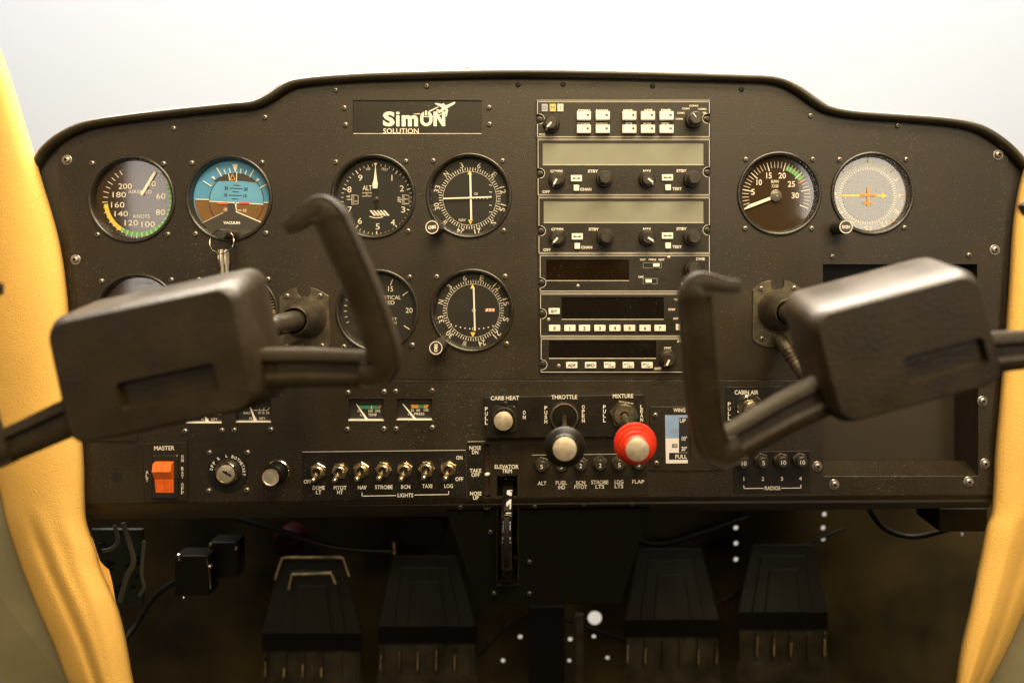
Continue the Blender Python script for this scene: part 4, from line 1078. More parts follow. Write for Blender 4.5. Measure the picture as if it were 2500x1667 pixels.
# engine control block
t = Thing('engine_control_block', 'black raised block lettered CARB HEAT, THROTTLE and MIXTURE', 'control block', 1377, 1060, HL)
HB = HL + 30
b = B(); b.plate([[(1185.5, 963), (1569, 956.5), (1569, 1057), (1188, 1062)]], HL, HB, 1.5); b.build('housing', 'placard', t)
b = B(); b.add([(1187, 962.5, HL + 1), (1568, 956, HL + 1), (1568, 957.2, HB - .5), (1187, 963.6, HB - .5)], [(0, 1, 2, 3)]); b.build('lit_top_face', 'plate_paint', t)  # lighter sheet over the housing: the lit top is put into its colour
def pz(x, y, h): # panel position at height h seen at zoom J pixel
    q = Q(*ZJ(x, y), h); return q[0], q[1]
b = B(); z = HB + .4
for st, x, y, w, hgt in [('CARB HEAT', 465, 212, 68, 10), ('THROTTLE', 1063, 202, 62, 10), ('MIXTURE', 1655, 192, 49, 10)]: b.text(st, *pz(x, y, z), hgt, w, rot=-.7, h=z)
for st, x, ys in [('PULL', 278, (322, 370, 415, 460)), ('ON', 660, (357, 405)), ('PUSH', 877, (312, 358, 404, 449)), ('OPEN', 1255, (303, 348, 393, 439)), ('PULL', 1468, (302, 346, 391, 436)), ('LEAN', 1843, (300, 343, 387, 431))]:
    for ch, y in zip(st, ys): b.text(ch, *pz(x, y, z), 9, 6.5, h=z)
b.build('lettering', 'white_print', t)
q = pz(470, 267, HB); screw(t, *q, HB, 'dark')
# carb heat
cu, cv = pz(458, 420, HB)
t = Thing('carb_heat_knob', 'round grey faced push knob in a square frame under the lettering CARB HEAT', 'knob', cu, cv, HB)
b = B(); b.plate([rrect(cu - 30, cu + 30, cv - 31, cv + 32, 9), circle(cu, cv, 27, 40)], HB, HB + 3, 1); b.build('frame', 'gauge_black', t)
b = B(); b.lathe(cu, cv, [(28.5, HB), (28, HB + 5), (26.5, HB + 7), (25.5, HB + 7), (25, HB + 4)], 44, False, False); b.build('collar', 'cast_metal', t)
b = B(); b.lathe(cu, cv, [(24.5, HB), (24.5, HB + 26), (23.5, HB + 27)], 44); k_ = b.build('knob_body', 'throttle_black', t)
b = B(); b.lathe(cu, cv, [(22.3, HB + 27), (22.3, HB + 28), (21.5, HB + 28.4)], 44); b.build('face_disc', 'brushed_face', k_)
# throttle and mixture
cu, cv = pz(1063, 400, HB)
t = Thing('throttle', 'black stepped throttle knob with a silver face on a long rod', 'throttle', cu, cv, HB)
b = B(); b.lathe(cu, cv, [(36, HB), (36, HB + 5), (34, HB + 7), (31, HB + 7)], 96, False, True, 0.03); b.build('friction_nut', 'gauge_black', t, 30)
b = B(); b.lathe(cu, cv, [(33.5, HB + 6), (33.5, HB + 9), (32, HB + 9.6), (30.5, HB + 9.6), (30.5, HB + 7)], 60, False, False); b.build('nut_rim', 'cast_metal', t)
b = B(); b.lathe(cu, cv, [(28, HB + 7), (26, HB + 10), (10, HB + 11)], 48); b.build('boss', 'throttle_black', t)
ht = 343.0
b = B(); b.lathe(cu, cv, [(6.5, HB), (6.5, ht - 60)], 24); b.build('rod', 'yoke_shaft_metal', t)
qf = Q(*ZJ(1062, 733), ht)
ku, kv = qf[0], qf[1]
b = B()
b.lathe(cu, cv, [(10, ht - 62), (22, ht - 58), (30, ht - 50), (35, ht - 42), (36.5, ht - 36), (33, ht - 32), (36, ht - 29), (41, ht - 23), (42, ht - 16), (39, ht - 11), (30, ht - 9), (28, ht - 7), (28, ht - 2), (26, ht)], 64)
k_ = b.build('knob', 'throttle_black', t, 50)
b = B(); b.lathe(cu, cv, [(23.8, ht), (23.8, ht + 1.2), (23, ht + 1.6)], 48); b.build('face_disc', 'brushed_face', k_)
cu, cv = pz(1664, 375, HB)
t = Thing('mixture_control', 'red stepped mixture knob with a silver face on a steel rod', 'mixture control', cu, cv, HB)
b = B(); b.plate([ngon(cu, cv, 36, 6, 10)], HB, HB + 8, 2.5); b.lathe(cu, cv, [(28, HB + 8), (27, HB + 12), (24, HB + 15), (14, HB + 15.5), (10.5, HB + 15), (10, HB + 9)], 44, False, False); b.build('hex_nut', 'cast_metal', t, 30)
hm = 372.0
b = B(); b.lathe(cu, cv, [(8, HB), (8, hm - 60)], 24); b.build('rod', 'chrome', t)
b = B()
prof = [(12, hm - 66), (34, hm - 62), (41, hm - 56), (43.5, hm - 47), (42, hm - 42), (36, hm - 41), (34.5, hm - 37), (38, hm - 32), (37.5, hm - 26), (32, hm - 25), (30, hm - 20), (33, hm - 16), (32, hm - 11), (27, hm - 10), (26.5, hm - 2), (25, hm)]
b.lathe(cu, cv, prof, 64)
k_ = b.build('knob', 'red_plastic', t, 50)
b = B(); b.lathe(cu, cv, [(23, hm), (23, hm + 1.2), (22.4, hm + 1.6)], 48); b.build('face_disc', 'brushed_face', k_)

# circuit breakers
t = Thing('breaker_placard', 'dark plate lettered ALT, FUEL IND, BCN PITOT, STROBE LTS, LDG LTS and FLAP', 'placard', 1440, 1211, HL)
b = B(); b.plate([[(1272, 1064), (1578, 1058), (1583, 1207), (1273, 1213)]], HL, HL + 1.4, .4); b.build('plate', 'plate_paint', t)
b = B(); z = HL + 1.8
for st, x, y, w in [('ALT', 840, 1063, 21), ('FUEL', 1033, 1058, 27), ('IND', 1037, 1103, 17), ('BCN', 1228, 1057, 22), ('PITOT', 1228, 1100, 31), ('STROBE', 1420, 1053, 42), ('LTS', 1420, 1097, 21), ('LDG', 1613, 1050, 21), ('LTS', 1613, 1093, 21), ('FLAP', 1805, 1047, 29)]: b.text(st, *ZJ(x, y), 9.3, w, h=z)
b.line(1299, 1109, 1560, 1106, 1.0, z)
b.build('lettering', 'cream_print_and_lit_edge', t)
def breaker(u, v, num, label, rot, m='screw_dark'):
    t = Thing('circuit_breaker', label, 'circuit breaker', u, v, HL + 1.4, 'round push circuit breakers')
    b = B(); b.plate([ngon(u, v, 19, 6, rot)], HL + 1.4, HL + 7, 1.2); b.lathe(u, v, [(15.5, HL + 7), (15, HL + 9), (13, HL + 9)], 32, False, True); b.build('hex_nut', 'cast_metal', t, 25)
    b = B(); b.lathe(u, v, [(12.5, HL + 8), (12.8, HL + 12), (13, HL + 24), (11.5, HL + 25.5)], 32); k_ = b.build('button', 'knob_plastic', t)
    b = B(); b.text(num, u, v, 10, 4.8 * len(num) + 1.5, h=HL + 25.9, bold=0); b.build('number', 'white_print', k_)
    b = B(); b.lathe(u, v - 14.3, [(2, HL + 9), (1.8, HL + 9.6)], 10); b.build('index_dot', 'socket_black', t)
lbl = 'circuit breaker marked %s above the lettering %s'
for x, y, n_, l in [(1323, 1131, '5', 'ALT'), (1370.5, 1131, '5', 'FUEL IND'), (1417, 1129, '2', 'BCN PITOT'), (1464, 1128, '2', 'STROBE LTS'), (1510, 1127, '5', 'LDG LTS'), (1557, 1126, '5', 'FLAP')]:
    breaker(x, y, n_, lbl % (n_, l) if l not in ('FLAP', 'FUEL IND') else 'circuit breaker above %s, hidden behind the %s knob' % (l, 'red mixture' if l == 'FLAP' else 'black throttle'), 20 if n_ == '5' else 35)
t = Thing('radio_breaker_placard', 'dark plate numbered 1 to 4 and lettered RADIOS under four circuit breakers', 'placard', 1882, 1202, HL)
b = B(); b.plate([[(1789, 1102), (1975, 1099), (1977, 1199), (1790, 1203)]], HL, HL + 1.6, .4); b.build('plate', 'placard', t)
def ZK(x, y): return (1560 + x / 4.127, 920 + y / 4.127)
b = B(); z = HL + 2
for st, x, y, w in [('1', 1052, 1020, None), ('2', 1243, 1018, 6), ('3', 1433, 1017, 6), ('4', 1620, 1014, 7)]: b.text(st, *ZK(x, y), 9.3, w, h=z)
b.text('RADIOS', *ZK(1340, 1112), 9.6, 38, h=z)
for p, q in [((1052, 1085), (1052, 1117)), ((1049, 1115), (1250, 1113)), ((1428, 1112), (1628, 1110)), ((1625, 1112), (1625, 1078))]: b.line(*ZK(*p), *ZK(*q), 1.6, z)
b.build('lettering', 'cream_print_and_lit_edge', t)
for x, y, n_, k in [(1810, 1123, '10', 1), (1857, 1122, '5', 2), (1905, 1121, '10', 3), (1951, 1120.5, '10', 4)]: breaker(x, y, n_, 'circuit breaker marked %s above the number %d of RADIOS' % (n_, k), 15)

# wing flap selector
t = Thing('flap_selector', 'flap selector plate lettered WING with a blue and white speed card', 'flap selector', 1676, 1147, HL)
b = B(); b.plate([rrect(1585, 1767, 991, 1147, 4), rrect(1679, 1686, 1030, 1120, 2)], HL, HL + 3, .8); b.build('plate', 'plate_paint', t)
b = B(); z = HL + 3.4; b.plate([[(1622.5, 1011.8), (1678, 1011.5), (1678, 1128.5), (1625, 1129)]], z - .3, z); b.build('speed_card', 'card_pink', t)
b = B(); b.plate([[(1622.5, 1011.8), (1678, 1011.5), (1678, 1067.5), (1624, 1068)]], z, z + .2); b.build('blue_band', 'card_blue', t)
b = B(); b.plate([rrect(1656.5, 1678.2, 1018, 1102, .5)], z + .2, z + .5); b.plate([rrect(1632.5, 1678.4, 1103, 1119.5, .5)], z + .2, z + .5); b.plate([rrect(1678.5, 1686, 1030, 1120, 1)], HL - 3, HL - 2); b.build('black_field', 'dial_black', t)
b = B(); zz = z + .9
b.text('WING', *ZK(403, 328), 9.5, 29, h=HL + 3.5); b.text('FLAP', 1712, 999.5, 9.5, 28, h=HL + 3.5)
b.text('UP', *ZK(436, 433), 9.5, 14.5, h=zz); b.text('10°', *ZK(453, 612), 10.5, 13, h=zz); b.text('20°', *ZK(450, 714), 10.5, 14, h=zz); b.text('FULL', *ZK(420, 793), 9.5, 28, h=zz)
b.build('lettering', 'white_print', t)
b = B(); b.text('85', *ZK(357, 683), 9.5, 13.5, h=zz); b.build('dark_lettering', 'ink', t)
b = B(); b.text('110', *ZK(350, 535), 9.5, 14, h=zz); b.build('pale_lettering', 'dim_print', t)
for p in [(1599, 1011.6), (1752, 1008), (1601.7, 1128), (1753, 1133)]: screw(t, *p, HL + 3, 'small')
b = B(); b.lathe(1745, 1038, [(8, HL + 3), (7, HL + 26), (5, HL + 30)], 24); b.build('lever', 'button_white', t)
# cabin air
t = Thing('cabin_air_knob', 'chrome collar and knob under the lettering CABIN AIR', 'knob', 1831, 995, HL)
b = B(); b.plate([[(1771, 944), (1905, 942), (1905, 1050), (1772, 1051)]], HL, HL + 2.4, .6); b.build('plate', 'placard', t)
b = B(); b.lathe(1829, 993, [(33, HL + 2), (33, HL + 9), (30, HL + 12), (21, HL + 12), (19, HL + 6)], 56, False, True, .01); b.build('collar', 'chrome', t)
b = B(); b.lathe(1829, 993, [(16, HL + 4), (16, HL + 17), (13, HL + 20)], 36); b.build('knob', 'brass_nickel', t)
b = B(); b.lathe(1820, 969, [(7, HL + 2), (7, HL + 12), (4, HL + 14)], 24); b.build('lock_pin', 'chrome', t)
b = B(); z = HL + 2.8; b.text('CABIN AIR', *ZK(1077, 150), 10.5, 58, h=z); b.column('PULL', 1779, [985, 996.5, 1008, 1019], 9.3, 6.5, z); b.build('lettering', 'white_print', t)

# ================================================================== PEDESTAL AND TRIM WHEEL
t = Thing('centre_pedestal', 'black tapering pedestal plate hanging under the middle of the panel', 'pedestal', 1340, 1480, -10)
ph = -14
b = B(); b.plate([[(1085, 1250), (1590, 1244), (1516, 1478), (1168, 1482)], rrect(1213, 1265, 1200, 1432, 4)], ph - 6, ph, 1, bottom=False)
b.add([(1085, 1250, ph - 1), (1168, 1482, ph - 1), (1168, 1482, -420), (1085, 1250, -420)], [(0, 1, 2, 3)])
b.add([(1590, 1244, ph - 1), (1516, 1478, ph - 1), (1516, 1478, -420), (1590, 1244, -420)], [(0, 1, 2, 3)])
b.add([(1168, 1482, ph - 1), (1516, 1478, ph - 1), (1516, 1478, -420), (1168, 1482, -420)], [(0, 1, 2, 3)])
b.build('plate', 'pedestal_black', t)
for p in [(1196, 1303), (1292, 1376), (1205, 1453), (1292, 1454)]: screw(t, *p, ph, 'dark')
t = Thing('elevator_trim', 'glossy black ribbed trim wheel standing edge-on in its slot under ELEVATOR TRIM', 'trim wheel', 1239, 1430, -20)
b = B(); wr = 128.0; wc = (1240, 1308, -62)
sec = []
n = 120; vs = []; fs = []; prof = [(-12.5, .93), (-12.5, .985), (-9, 1.0), (0, 1.008), (9, 1.0), (12.5, .985), (12.5, .93)]
for i in range(n):
    a = 2 * pi * i / n; ph_ = (i % 10)
    bmp = {0: 5.0, 1: 3.0, 9: 3.0}.get(ph_, 0.0)
    for (du, k) in prof:
        r_ = wr * k + bmp; w_ = du * (1.12 if ph_ == 0 else 1.06 if ph_ in (1, 9) else 1.0)
        vs.append((wc[0] + w_, wc[1] - r_ * cos(a), wc[2] + r_ * sin(a) * .9))
m_ = len(prof)
for i in range(n):
    j = (i + 1) % n
    for k in range(m_): fs.append((i * m_ + k, i * m_ + (k + 1) % m_, j * m_ + (k + 1) % m_, j * m_ + k))
b.add(vs, fs); b.build('rim', 'gloss_black', t, 60)
b = B(); b.xf = lambda x, y, z: (1240 - 6 + z, wc[1] + y, wc[2] + x); b.lathe(0, 0, [(wr * .95, 0), (wr * .95, 12)], 48); b.xf = None; b.build('web', 'rubber_black', t)
b = B(); b.plate([rrect(1211, 1267, 1156, 1434, 5), rrect(1214.5, 1263, 1161, 1430, 4)], -75, -10); b.build('well_lining', 'gloss_black', t)

# ================================================================== CONTROL YOKES
def yoke(label, hu, hv, tilt, recess, dx, hw, hb, hdx=0):
    t = Thing('control_yoke', label, 'control yoke', hu, hv, 0, 'pair of control yokes')
    # mounting flange
    b = B()
    def FL(x, y): return (hu - 745 + 670 + x / 7.84, hv - 775 + 680 + y / 7.84)
    out = [FL(*p) for p in [(100, 320), (200, 225), (300, 168), (400, 140), (456, 132)]] + \
          [FL(576 + 118 * cos(radians(a)), 215 + 118 * sin(radians(a))) for a in range(190, -11, -20)] + \
          [FL(*p) for p in [(700, 132), (800, 155), (930, 215), (1052, 300), (1090, 1230), (960, 1330), (800, 1400), (700, 1420), (400, 1420), (250, 1380), (140, 1320), (90, 1240)]]
    b.plate([out], 0, 4.5, 1.2); b.build('mounting_flange', 'cast_metal', t, 30)
    b = B(); cu, cv = hu + 2, hv - 5
    b.lathe(cu, cv, [(52, 4), (50, 20), (45, 40), (38, 58), (35, 72), (33.5, 84), (31, 87), (29, 86), (28.5, 70)], 56, False, False); b.build('bearing_dome', 'cast_metal', t, 60)
    for du, dv in [(-42, -58), (38, -59), (43, 63), (-40, 64)]: screw(t, hu + du, hv + dv, 4.5, 'small')
    b = B(); b.lathe(cu, cv, [(23.5, 10), (23.5, 250), (21, 252), (21, 600)], 40); b.build('shaft', 'yoke_shaft_metal', t, 60)
    a = radians(tilt); ca, sa = cos(a), sin(a)
    def X(x, y, h): return (cu + x * ca - y * sa, cv + 10 - (x * sa + y * ca), h)   # x right, y up in the wheel's own frame
    def Xh(x, y, h): p = X(x, y, h); return (p[0] + hdx, p[1], p[2])
    def Xf(u, v, h): p = X(u, -v, h); return (p[0] + dx, p[1], p[2])
    # hub housing
    h0, h1 = 552.0, 690.0; hh = 118.0
    def ring(w0, w1, t0, t1, r, h): return [(p[0], p[1], h) for p in rrect(w0, w1, t0, t1, r, 6)]
    rings = [ring(-hw + 8, hw - 8, -hh, hb - 8, 26, h0), ring(-hw, hw, -hh, hb, 30, h0 + 10), ring(-hw + 1, hw - 1, -hh + 18, hb - 1, 30, h1 - 22), ring(-hw + 4, hw - 4, -hh + 23, hb - 2, 30, h1 - 12), ring(-hw + 8, hw - 8, -hh + 27, hb - 4, 29, h1 - 4), ring(-hw + 13, hw - 13, -hh + 31, hb - 8, 26, h1)]
    b = B(); b.xf = Xf
    n = len(rings[0]); vs = [p for r_ in rings for p in r_]; fs = []
    for j in range(len(rings) - 1):
        for i in range(n): fs.append((j * n + i, j * n + (i + 1) % n, (j + 1) * n + (i + 1) % n, (j + 1) * n + i))
    fs.append(tuple(range(n))); b.add(vs, fs)
    rx, ry, rw, rh = recess
    hole = rrect(rx - rw / 2, rx + rw / 2, -ry - rh / 2, -ry + rh / 2, 8, 4)
    b.flat([[(p[0], p[1]) for p in rings[-1]], hole], h1)
    n2 = len(hole); hin = inset(hole, 4)
    b.add([(p[0], p[1], h1) for p in hole] + [(p[0], p[1], h1 - 14) for p in hin], [(i, (i + 1) % n2, n2 + (i + 1) % n2, n2 + i) for i in range(n2)] + [tuple(range(n2, 2 * n2))])
    b.build('hub_housing', 'yoke_plastic', t, 35)
    # arms and horns
    arm_sec = [(-1, -.75), (-1, .75), (-.8, 1), (-.45, 1), (-.25, .55), (.25, .55), (.45, 1), (.8, 1), (1, .75), (1, -.75), (.7, -1), (-.7, -1)]
    for sgn in (-1, 1):
        b = B()
        pts = [(sgn * 120, -46, 634), (sgn * 200, -60, 638), (sgn * 262, -74, 644), (sgn * 318, -86, 650)]
        b.sweep([Xh(*p) for p in pts], [(33, 17), (31, 17), (29, 17), (28, 17)], sec=arm_sec)
        b.build('arm', 'yoke_plastic', t, 50)
        b = B()
        pts = catmull([(sgn * 290, -87, 650), (sgn * 310, -90, 652), (sgn * 326, -80, 654), (sgn * 332, -56, 658), (sgn * 330, -15, 664), (sgn * 322, 50, 672), (sgn * 312, 108, 679), (sgn * 304, 153, 684), (sgn * 300, 174, 688), (sgn * 290, 185, 690), (sgn * 268, 178, 692), (sgn * 248, 169, 694), (sgn * 231, 165, 695)], 5)
        rr = []
        N_ = len(pts)
        for i in range(N_):
            f = i / (N_ - 1)
            if f < .12: w_ = 20 + f * 60
            elif f < .62: w_ = 26 + 1.5 * sin(pi * (f - .12) / .72)
            elif f < .72: w_ = 27 - (f - .62) * 60
            elif f < .85: w_ = 21 - (f - .72) * 42
            else: w_ = 14.8 - (f - .85) * 28
            rr.append((w_, 26 if f < .65 else 26 - (f - .65) * 38))
        horn_sec = []
        for k in range(20):
            an = 2 * pi * k / 20; c_, s_ = cos(an), sin(an)
            x_ = math.copysign(abs(c_) ** .55, c_); y_ = math.copysign(abs(s_) ** .55, s_)
            if s_ > .8: y_ *= .80
            horn_sec.append((x_, y_))
        b.sweep([Xh(*p) for p in pts], rr, sec=horn_sec)
        b.build('horn', 'yoke_plastic', t, 70)
    return t
yl = yoke('left control yoke, blurred black wheel with a lit top edge, in front of the gauges', 745, 780, 12, (18, -46, 160, 46), -25, 159.0, 110.0)
yr = yoke('right control yoke, blurred black wheel in front of the glove box', 1899, 762, 15, (52, -32, 132, 44), 17, 142.0, 92.0, 14)
def conduit(label, pts, R_=14):
    P_ = catmull(pts, 8); b = B(); n = len(P_)
    rad = [(R_ + (2.2 if i % 2 else -2.2), R_ + (2.2 if i % 2 else -2.2)) for i in range(n)]
    b.sweep(P_, rad, 18)
    tag(b.build('cable_conduit', 'cast_metal', None, 25, org=pts[0]), label, 'conduit', 'corrugated cable conduits')
conduit('corrugated metal conduit hanging behind the right control yoke', [(1901, 826, 2), (1901, 832, 30), (1905, 850, 70), (1916, 880, 110), (1930, 905, 180), (1944, 900, 300), (1946, 860, 440), (1930, 830, 590)])
conduit('corrugated metal conduit under the flange of the left control yoke', [(728, 846, 2), (727, 850, 34), (722, 862, 70), (716, 874, 120), (716, 880, 200), (730, 872, 330), (742, 850, 470), (748, 830, 590)])

# ================================================================== LEATHER PILLARS
def interp(rows, v):
    for i in range(len(rows) - 1):
        if rows[i][0] <= v <= rows[i + 1][0]:
            f = (v - rows[i][0]) / (rows[i + 1][0] - rows[i][0])
            return [rows[i][k] + (rows[i + 1][k] - rows[i][k]) * f for k in range(1, len(rows[i]))]
    return rows[-1][1:]
def smoothrows(rows, n=6):
    P_ = catmull([(r_[0], r_[1], r_[2]) for r_ in rows], n); return [(p.x, p.y, p.z) for p in P_]
def pillar(name, label, rows, side, hin, hout, bul, folds):
    rows = smoothrows(rows); b = B(); vs = []; n = 30; m_ = 26
    nr = len(rows)
    for (v, xl, xr) in rows:
        for k in range(n + 1):
            f = k / n
            x = xl + (xr - xl) * f
            g = f if side == 'L' else 1 - f      # 0 outer, 1 at the panel
            base = hout + (hin - hout) * g
            h = base + bul * (sin(pi * min(1, max(0, g))) ** .55)
            for (c0, c1, w, amp, v0, v1) in folds:
                vv_ = min(1, max(0, (v - v0) / (v1 - v0))); c = c0 + (c1 - c0) * vv_
                fade = min(1, max(0, (v - v0) / 120.0))
                h += fade * amp * math.exp(-((g - c) / w) ** 2)
            q = Q(x, v, h); vs.append(q)
        for k in range(m_):                        # back side, closing the section
            f = 1 - (k + .5) / m_
            x = xl + (xr - xl) * f; g = f if side == 'L' else 1 - f
            base = hout + (hin - hout) * g
            vs.append(Q(x, v, base - 26 * sin(pi * g) - 4))
    w_ = n + 1 + m_; fs = []
    for j in range(nr - 1):
        for k in range(w_):
            k2 = (k + 1) % w_
            fs.append((j * w_ + k, j * w_ + k2, (j + 1) * w_ + k2, (j + 1) * w_ + k))
    fs.append(tuple(range(w_))); fs.append(tuple(range((nr - 1) * w_, nr * w_)))
    b.add(vs, fs)
    p = b.build(name, 'yellow_leather', None, 60, org=(rows[-1][1], rows[-1][0], 0))
    tag(p, label, 'pillar', 'leather padded pillars beside the panel')
pillar('leather_pillar', 'yellow leather pillar along the left end of the panel',
       [(-60, -190, -60), (40, -170, -26), (119, -150, 0), (208, -135, 32), (384, -110, 86), (451, -100, 106), (559, -90, 138), (638, -80, 154), (725, -68, 165), (860, -50, 176), (1000, -35, 194), (1120, -20, 205), (1210, 0, 207), (1275, 14, 212), (1343, 36, 235), (1391, 53, 248), (1483, 90, 288), (1572, 130, 310), (1667, 166, 327), (1760, 210, 352)], 'L', 12, -40, 62,
       [(0.30, 0.42, 0.07, -11, 1230, 1667), (0.45, 0.55, 0.09, 8, 1230, 1667), (.75, .7, .12, 6, 1200, 1500)])
pillar('leather_pillar', 'yellow leather pillar along the right end of the panel',
       [(330, 2520, 2720), (400, 2502, 2700), (470, 2484, 2690), (560, 2471, 2680), (700, 2462, 2670), (860, 2450, 2655), (1000, 2438, 2640), (1100, 2429, 2625), (1240, 2421, 2600), (1290, 2406, 2578), (1380, 2388, 2545), (1490, 2366, 2502), (1580, 2345, 2462), (1667, 2332, 2414), (1760, 2322, 2360)], 'R', 12, -40, 62,
       [(0.35, 0.3, 0.09, -8, 1250, 1667), (.6, .6, .1, 5, 1200, 1600)])
b = B()
def flap(pts, h0, h1):
    b.add([Q(x, y, h) for (x, y), h in zip(pts, h0)] + [Q(x, y, h - 10) for (x, y), h in zip(pts, h0)], [tuple(range(len(pts))), tuple(range(len(pts), 2 * len(pts)))] + [(i, (i + 1) % len(pts), len(pts) + (i + 1) % len(pts), len(pts) + i) for i in range(len(pts))])
flap([(225, 1310), (244, 1368), (254, 1380), (266, 1390), (274, 1420), (281, 1460), (290, 1500), (296, 1560), (240, 1520)], [-30] * 9, None)
tag(b.build('leather_flap', 'yellow_leather', None, 30, org=(240, 1540, -30)), 'small strip of orange leather tucked behind the left pillar', 'leather strip')
# fuselage side walls outside the pillars
def hull(name, label, quad):
    b = B(); b.add([Q(*p) for p in quad] + [Q(p[0], p[1], p[2] - 20) for p in quad], [(0, 1, 2, 3), (4, 5, 6, 7), (0, 1, 5, 4), (1, 2, 6, 5), (2, 3, 7, 6), (3, 0, 4, 7)])
    tag(b.build(name, 'hull_paint', None, org=Q(*quad[2])), label, 'side wall')
hull('side_wall', 'grey green metal side wall beyond the left leather pillar', [(-420, 900, 60), (60, 900, -80), (260, 1800, -80), (-420, 1800, 60)])
hull('side_wall', 'grey green metal side wall beyond the right leather pillar', [(2560, 1240, -80), (2900, 1240, 60), (2900, 1800, 60), (2330, 1800, -80)])

# ================================================================== FOOTWELL
def pedal(label, top, bot, vt, vb, edge, h):
    """top/bot: left,right photo x at the top and bottom edges"""
    t = Thing('rudder_pedal', label, 'pedal', *Q((bot[0] + bot[1]) / 2, vb, h), 'rudder pedals under the panel')
    ct = (vb - vt)
    def T(f, g, dh=0):     # f across 0..1, g down 0..1
        xl = top[0] + (bot[0] - top[0]) * g; xr = top[1] + (bot[1] - top[1]) * g
        return Q(xl + (xr - xl) * f, vt + ct * g, h + 70 * g + dh)
    b = B()
    def frame(f0, f1, g0, g1, d0, d1):
        P0 = [T(f0, g1, d0), T(f0 + .02, g0 + .02, d0), T(f0 + .05, g0, d0), T(f1 - .05, g0, d0), T(f1 - .02, g0 + .02, d0), T(f1, g1, d0)]
        P1 = [T(f0 + .01, g1, d1), T(f0 + .03, g0 + .03, d1), T(f0 + .06, g0 + .015, d1), T(f1 - .06, g0 + .015, d1), T(f1 - .03, g0 + .03, d1), T(f1 - .01, g1, d1)]
        n = 6; b.add(P0 + P1, [(i, (i + 1) % n, n + (i + 1) % n, n + i) for i in range(n)] + [tuple(range(n)), tuple(range(n, 2 * n))])
    frame(0, 1, 0, 1, -22, 0); b.build('pad', 'rubber_black', t, 20)
    b = B(); frame(.16, .84, .16, 1, -2, 9); b.build('raised_step', 'rubber_black', t, 20)
    b = B(); frame(.3, .7, .36, 1, 8, 18); b.build('tread_block', 'rubber_black', t, 20)
    b = B(); b.add([T(0, 1, 2), T(1, 1, 2), Q(bot[1], vb + 42, h + 60), Q(bot[0], vb + 42, h + 60), T(0, 1, -22), T(1, 1, -22), Q(bot[1], vb + 42, h + 36), Q(bot[0], vb + 42, h + 36)], [(0, 1, 2, 3), (4, 5, 6, 7), (0, 1, 5, 4), (1, 2, 6, 5), (2, 3, 7, 6), (3, 0, 4, 7)]); b.build('heel_bar', 'box_black', t)
    if edge:
        b = B(); b.sweep([T(0, .28, 0), T(.03, .0, 0), T(.1, -.01, 0), T(.9, -.01, 0), T(.97, 0, 0), T(1, .25, 0)], 3.4, 8); b.sweep([T(.2, .42, 12), T(.22, .22, 10), T(.76, .2, 10), T(.8, .34, 12)], 4.2, 8); b.build('worn_rim', 'worn_edge', t)
    b = B(); w = bot[1] - bot[0]
    b.add([Q(bot[0] + 6, vb + 42, h + 10), Q(bot[1] - 6, vb + 42, h + 10), Q(bot[1] + 4, vb + 170, h + 10), Q(bot[0] - 4, vb + 170, h + 10)], [(0, 1, 2, 3)])
    for k in range(6):
        x = bot[0] + 8 + (w - 16) * k / 5
        b.sweep([Q(x, vb + 50, h + 20), Q(x - 1, vb + 118, h + 26)], (4, 5), 8)
    b.build('ribbed_bracket', 'pedal_metal', t, 40)
    for k in range(6):
        x = bot[0] + 8 + (w - 16) * k / 5
        if random.random() < .75:
            b = B(); b.sweep([Q(x, vb + 74 + random.uniform(-14, 14), h + 28), Q(x - 1, vb + 106, h + 32)], random.uniform(2.2, 4), 10); b.build('rivet', 'worn_edge', t, 60)
pedal('rudder pedal with worn bright edges, leftmost of the four', (684, 842), (640, 884), 1362, 1545, True, -760)
pedal('plain black rudder pedal left of the centre pedestal', (955, 1118), (922, 1164), 1356, 1528, False, -760)
pedal('black rudder pedal right of the centre pedestal', (1556, 1716), (1525, 1758), 1338, 1512, False, -760)
pedal('black rudder pedal furthest right of the four', (1834, 1990), (1800, 2022), 1328, 1494, False, -760)

# boxes, board and cables on the left
def qbox(name, label, cat, x0, x1, y0, y1, h0, h1, m, group=None, r=6):
    b = B(); a0 = Q(x0, y0, h1); a1 = Q(x1, y1, h1); b.box(a0[0], a1[0], a0[1], a1[1], h0, h1, r, 3)
    p = tag(b.build(name, m, None, 30, org=((a0[0] + a1[0]) / 2, a1[1], h0)), label, cat, group); return p
p = qbox('relay_box', 'black relay box with bright terminals, nearer to the left pillar', 'relay', 425, 510, 1355, 1455, -420, -360, 'box_black', 'black relay boxes')
b = B()
for x, y, r_ in [(437, 1356, 6), (439, 1366, 5), (514, 1382, 5), (450, 1458, 4.5)]: b.lathe(*Q(x, y, -358)[:2], [(r_ * 1.15, -362), (r_, -356), (r_ * .5, -353)], 14)
b.sweep([Q(505, 1365, -356), Q(512, 1400, -356), Q(514, 1436, -358)], 1.6, 8); b.build('terminal', 'solder_silver', p)
p = qbox('relay_box', 'black relay box behind and right of the other one', 'relay', 510, 578, 1322, 1412, -470, -410, 'box_black', 'black relay boxes')
b = B()
for x, y, r_ in [(514, 1329, 4), (577, 1338, 4)]: b.lathe(*Q(x, y, -408)[:2], [(r_ * 1.2, -412), (r_, -404)], 14)
b.build('terminal', 'worn_edge', p)
p = qbox('circuit_board', 'dark green circuit board behind grey ribbon cables', 'circuit board', 222, 350, 1290, 1480, -330, -324, 'circuit_green', None, 3)
b = B()
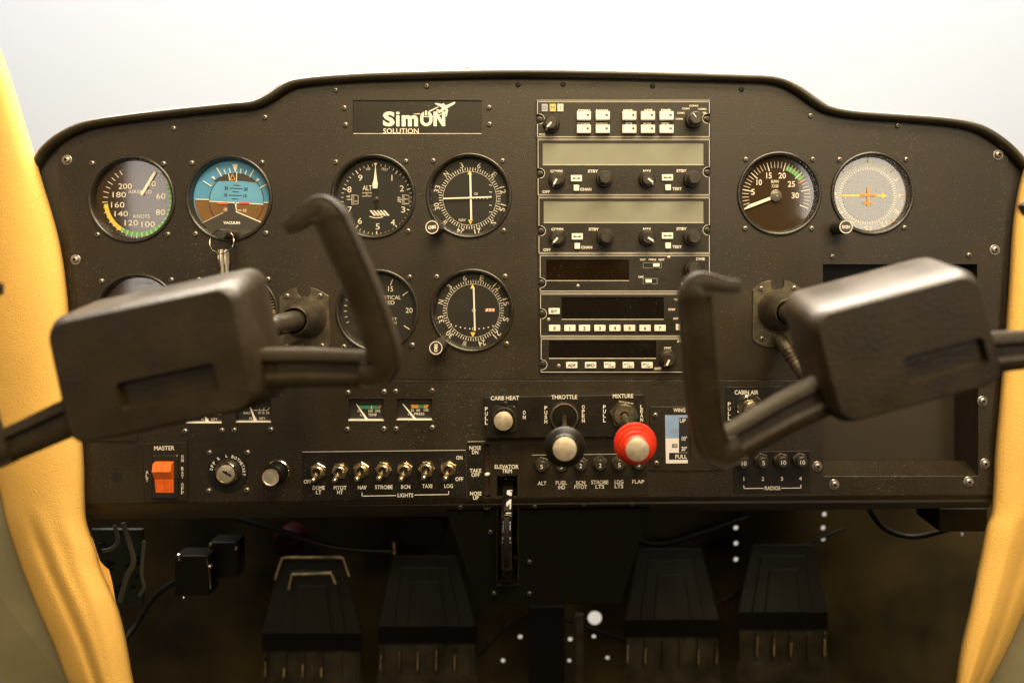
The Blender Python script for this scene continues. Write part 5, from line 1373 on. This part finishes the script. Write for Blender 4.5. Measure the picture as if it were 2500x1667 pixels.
for i in range(26):
    x = random.uniform(235, 340); y = random.uniform(1300, 1465); q = Q(x, y, -323); w_ = random.uniform(2, 7)
    b.box(q[0] - w_, q[0] + w_, q[1] - 3, q[1] + 3, -324, -318 + random.uniform(-2, 4), .6, .5)
b.build('chips', 'box_black', p)
def ribbon(label, pts, w, m='ribbon_grey', name='ribbon_cable', cat='cable', group='loose cables under the panel'):
    b = B(); P_ = [Q(*p) for p in pts]; P_ = catmull(P_, 8)
    b.sweep(P_, (w, max(1.2, w * .25)) if name == 'ribbon_cable' else (w, w), 10)
    tag(b.build(name, m, None, 60, org=tuple(P_[0])), label, cat, group)
ribbon('grey ribbon cable curving down over the circuit board', [(300, 1275, -250), (314, 1320, -250), (326, 1370, -245), (308, 1412, -250), (292, 1470, -260)], 7)
ribbon('short grey ribbon cable beside the left pillar', [(280, 1282, -250), (288, 1318, -250), (274, 1338, -255), (250, 1345, -260)], 6)
ribbon('grey ribbon cable hanging at the right edge of the circuit board', [(352, 1320, -270), (346, 1400, -270), (352, 1430, -270), (340, 1455, -280)], 5)
ribbon('thick black cable running from the relay box down to the floor', [(430, 1418, -400), (380, 1455, -400), (335, 1520, -380), (300, 1580, -340), (290, 1700, -300)], 8, 'box_black', 'power_cable')
ribbon('black cable sagging across the upper footwell on the left', [(560, 1260, -500), (700, 1300, -500), (820, 1336, -500), (960, 1346, -520)], 9, 'box_black', 'power_cable')
ribbon('thin black cable beside the right rudder pedal', [(1735, 1478, -960), (1790, 1450, -960), (1880, 1370, -960), (2060, 1290, -960)], 5, 'box_black', 'power_cable')
b = B(); q = Q(705, 1322, -900); b.lathe(q[0], q[1], [(52, -960), (52, -890), (46, -880)], 30); tag(b.build('red_canister', 'red_tank', None, org=(q[0], q[1] + 50, -960)), 'dim red canister above the leftmost pedal', 'canister')
p = qbox('black_module', 'black electronics box under the right end of the panel', 'electronics box', 2292, 2412, 1240, 1298, -250, -120, 'box_black')
qbox('control_rod_bracket', 'black bracket tube between the pedal pairs', 'bracket', 1291, 1378, 1480, 1700, -800, -760, 'box_black')
qbox('control_rod_bracket', 'grey metal strut right of the black bracket tube', 'bracket', 1404, 1424, 1500, 1700, -860, -840, 'pedal_metal')
p = qbox('motor_housing', 'round motor housing hanging behind the panel left of the pedestal', 'motor', 985, 1085, 1262, 1330, -700, -560, 'box_black', None, 30)
b = B(); b.sweep([Q(962, 1322, -540), Q(963, 1352, -540)], 5, 10); b.build('terminal', 'worn_edge', p)

ribbon('dark hose drooping behind the two right pedals', [(1500, 1290, -980), (1600, 1330, -980), (1720, 1300, -980), (1830, 1262, -980)], 9, 'rubber_black', 'hose', 'hose')
ribbon('thin dark cable crossing behind the pedestal bottom', [(1168, 1600, -930), (1250, 1520, -930), (1330, 1500, -930), (1520, 1560, -930)], 5, 'rubber_black', 'power_cable')
ribbon('dark bundled cable hanging under the right end of the panel', [(2120, 1240, -420), (2160, 1290, -420), (2230, 1310, -420), (2320, 1290, -400)], 8, 'rubber_black', 'power_cable')
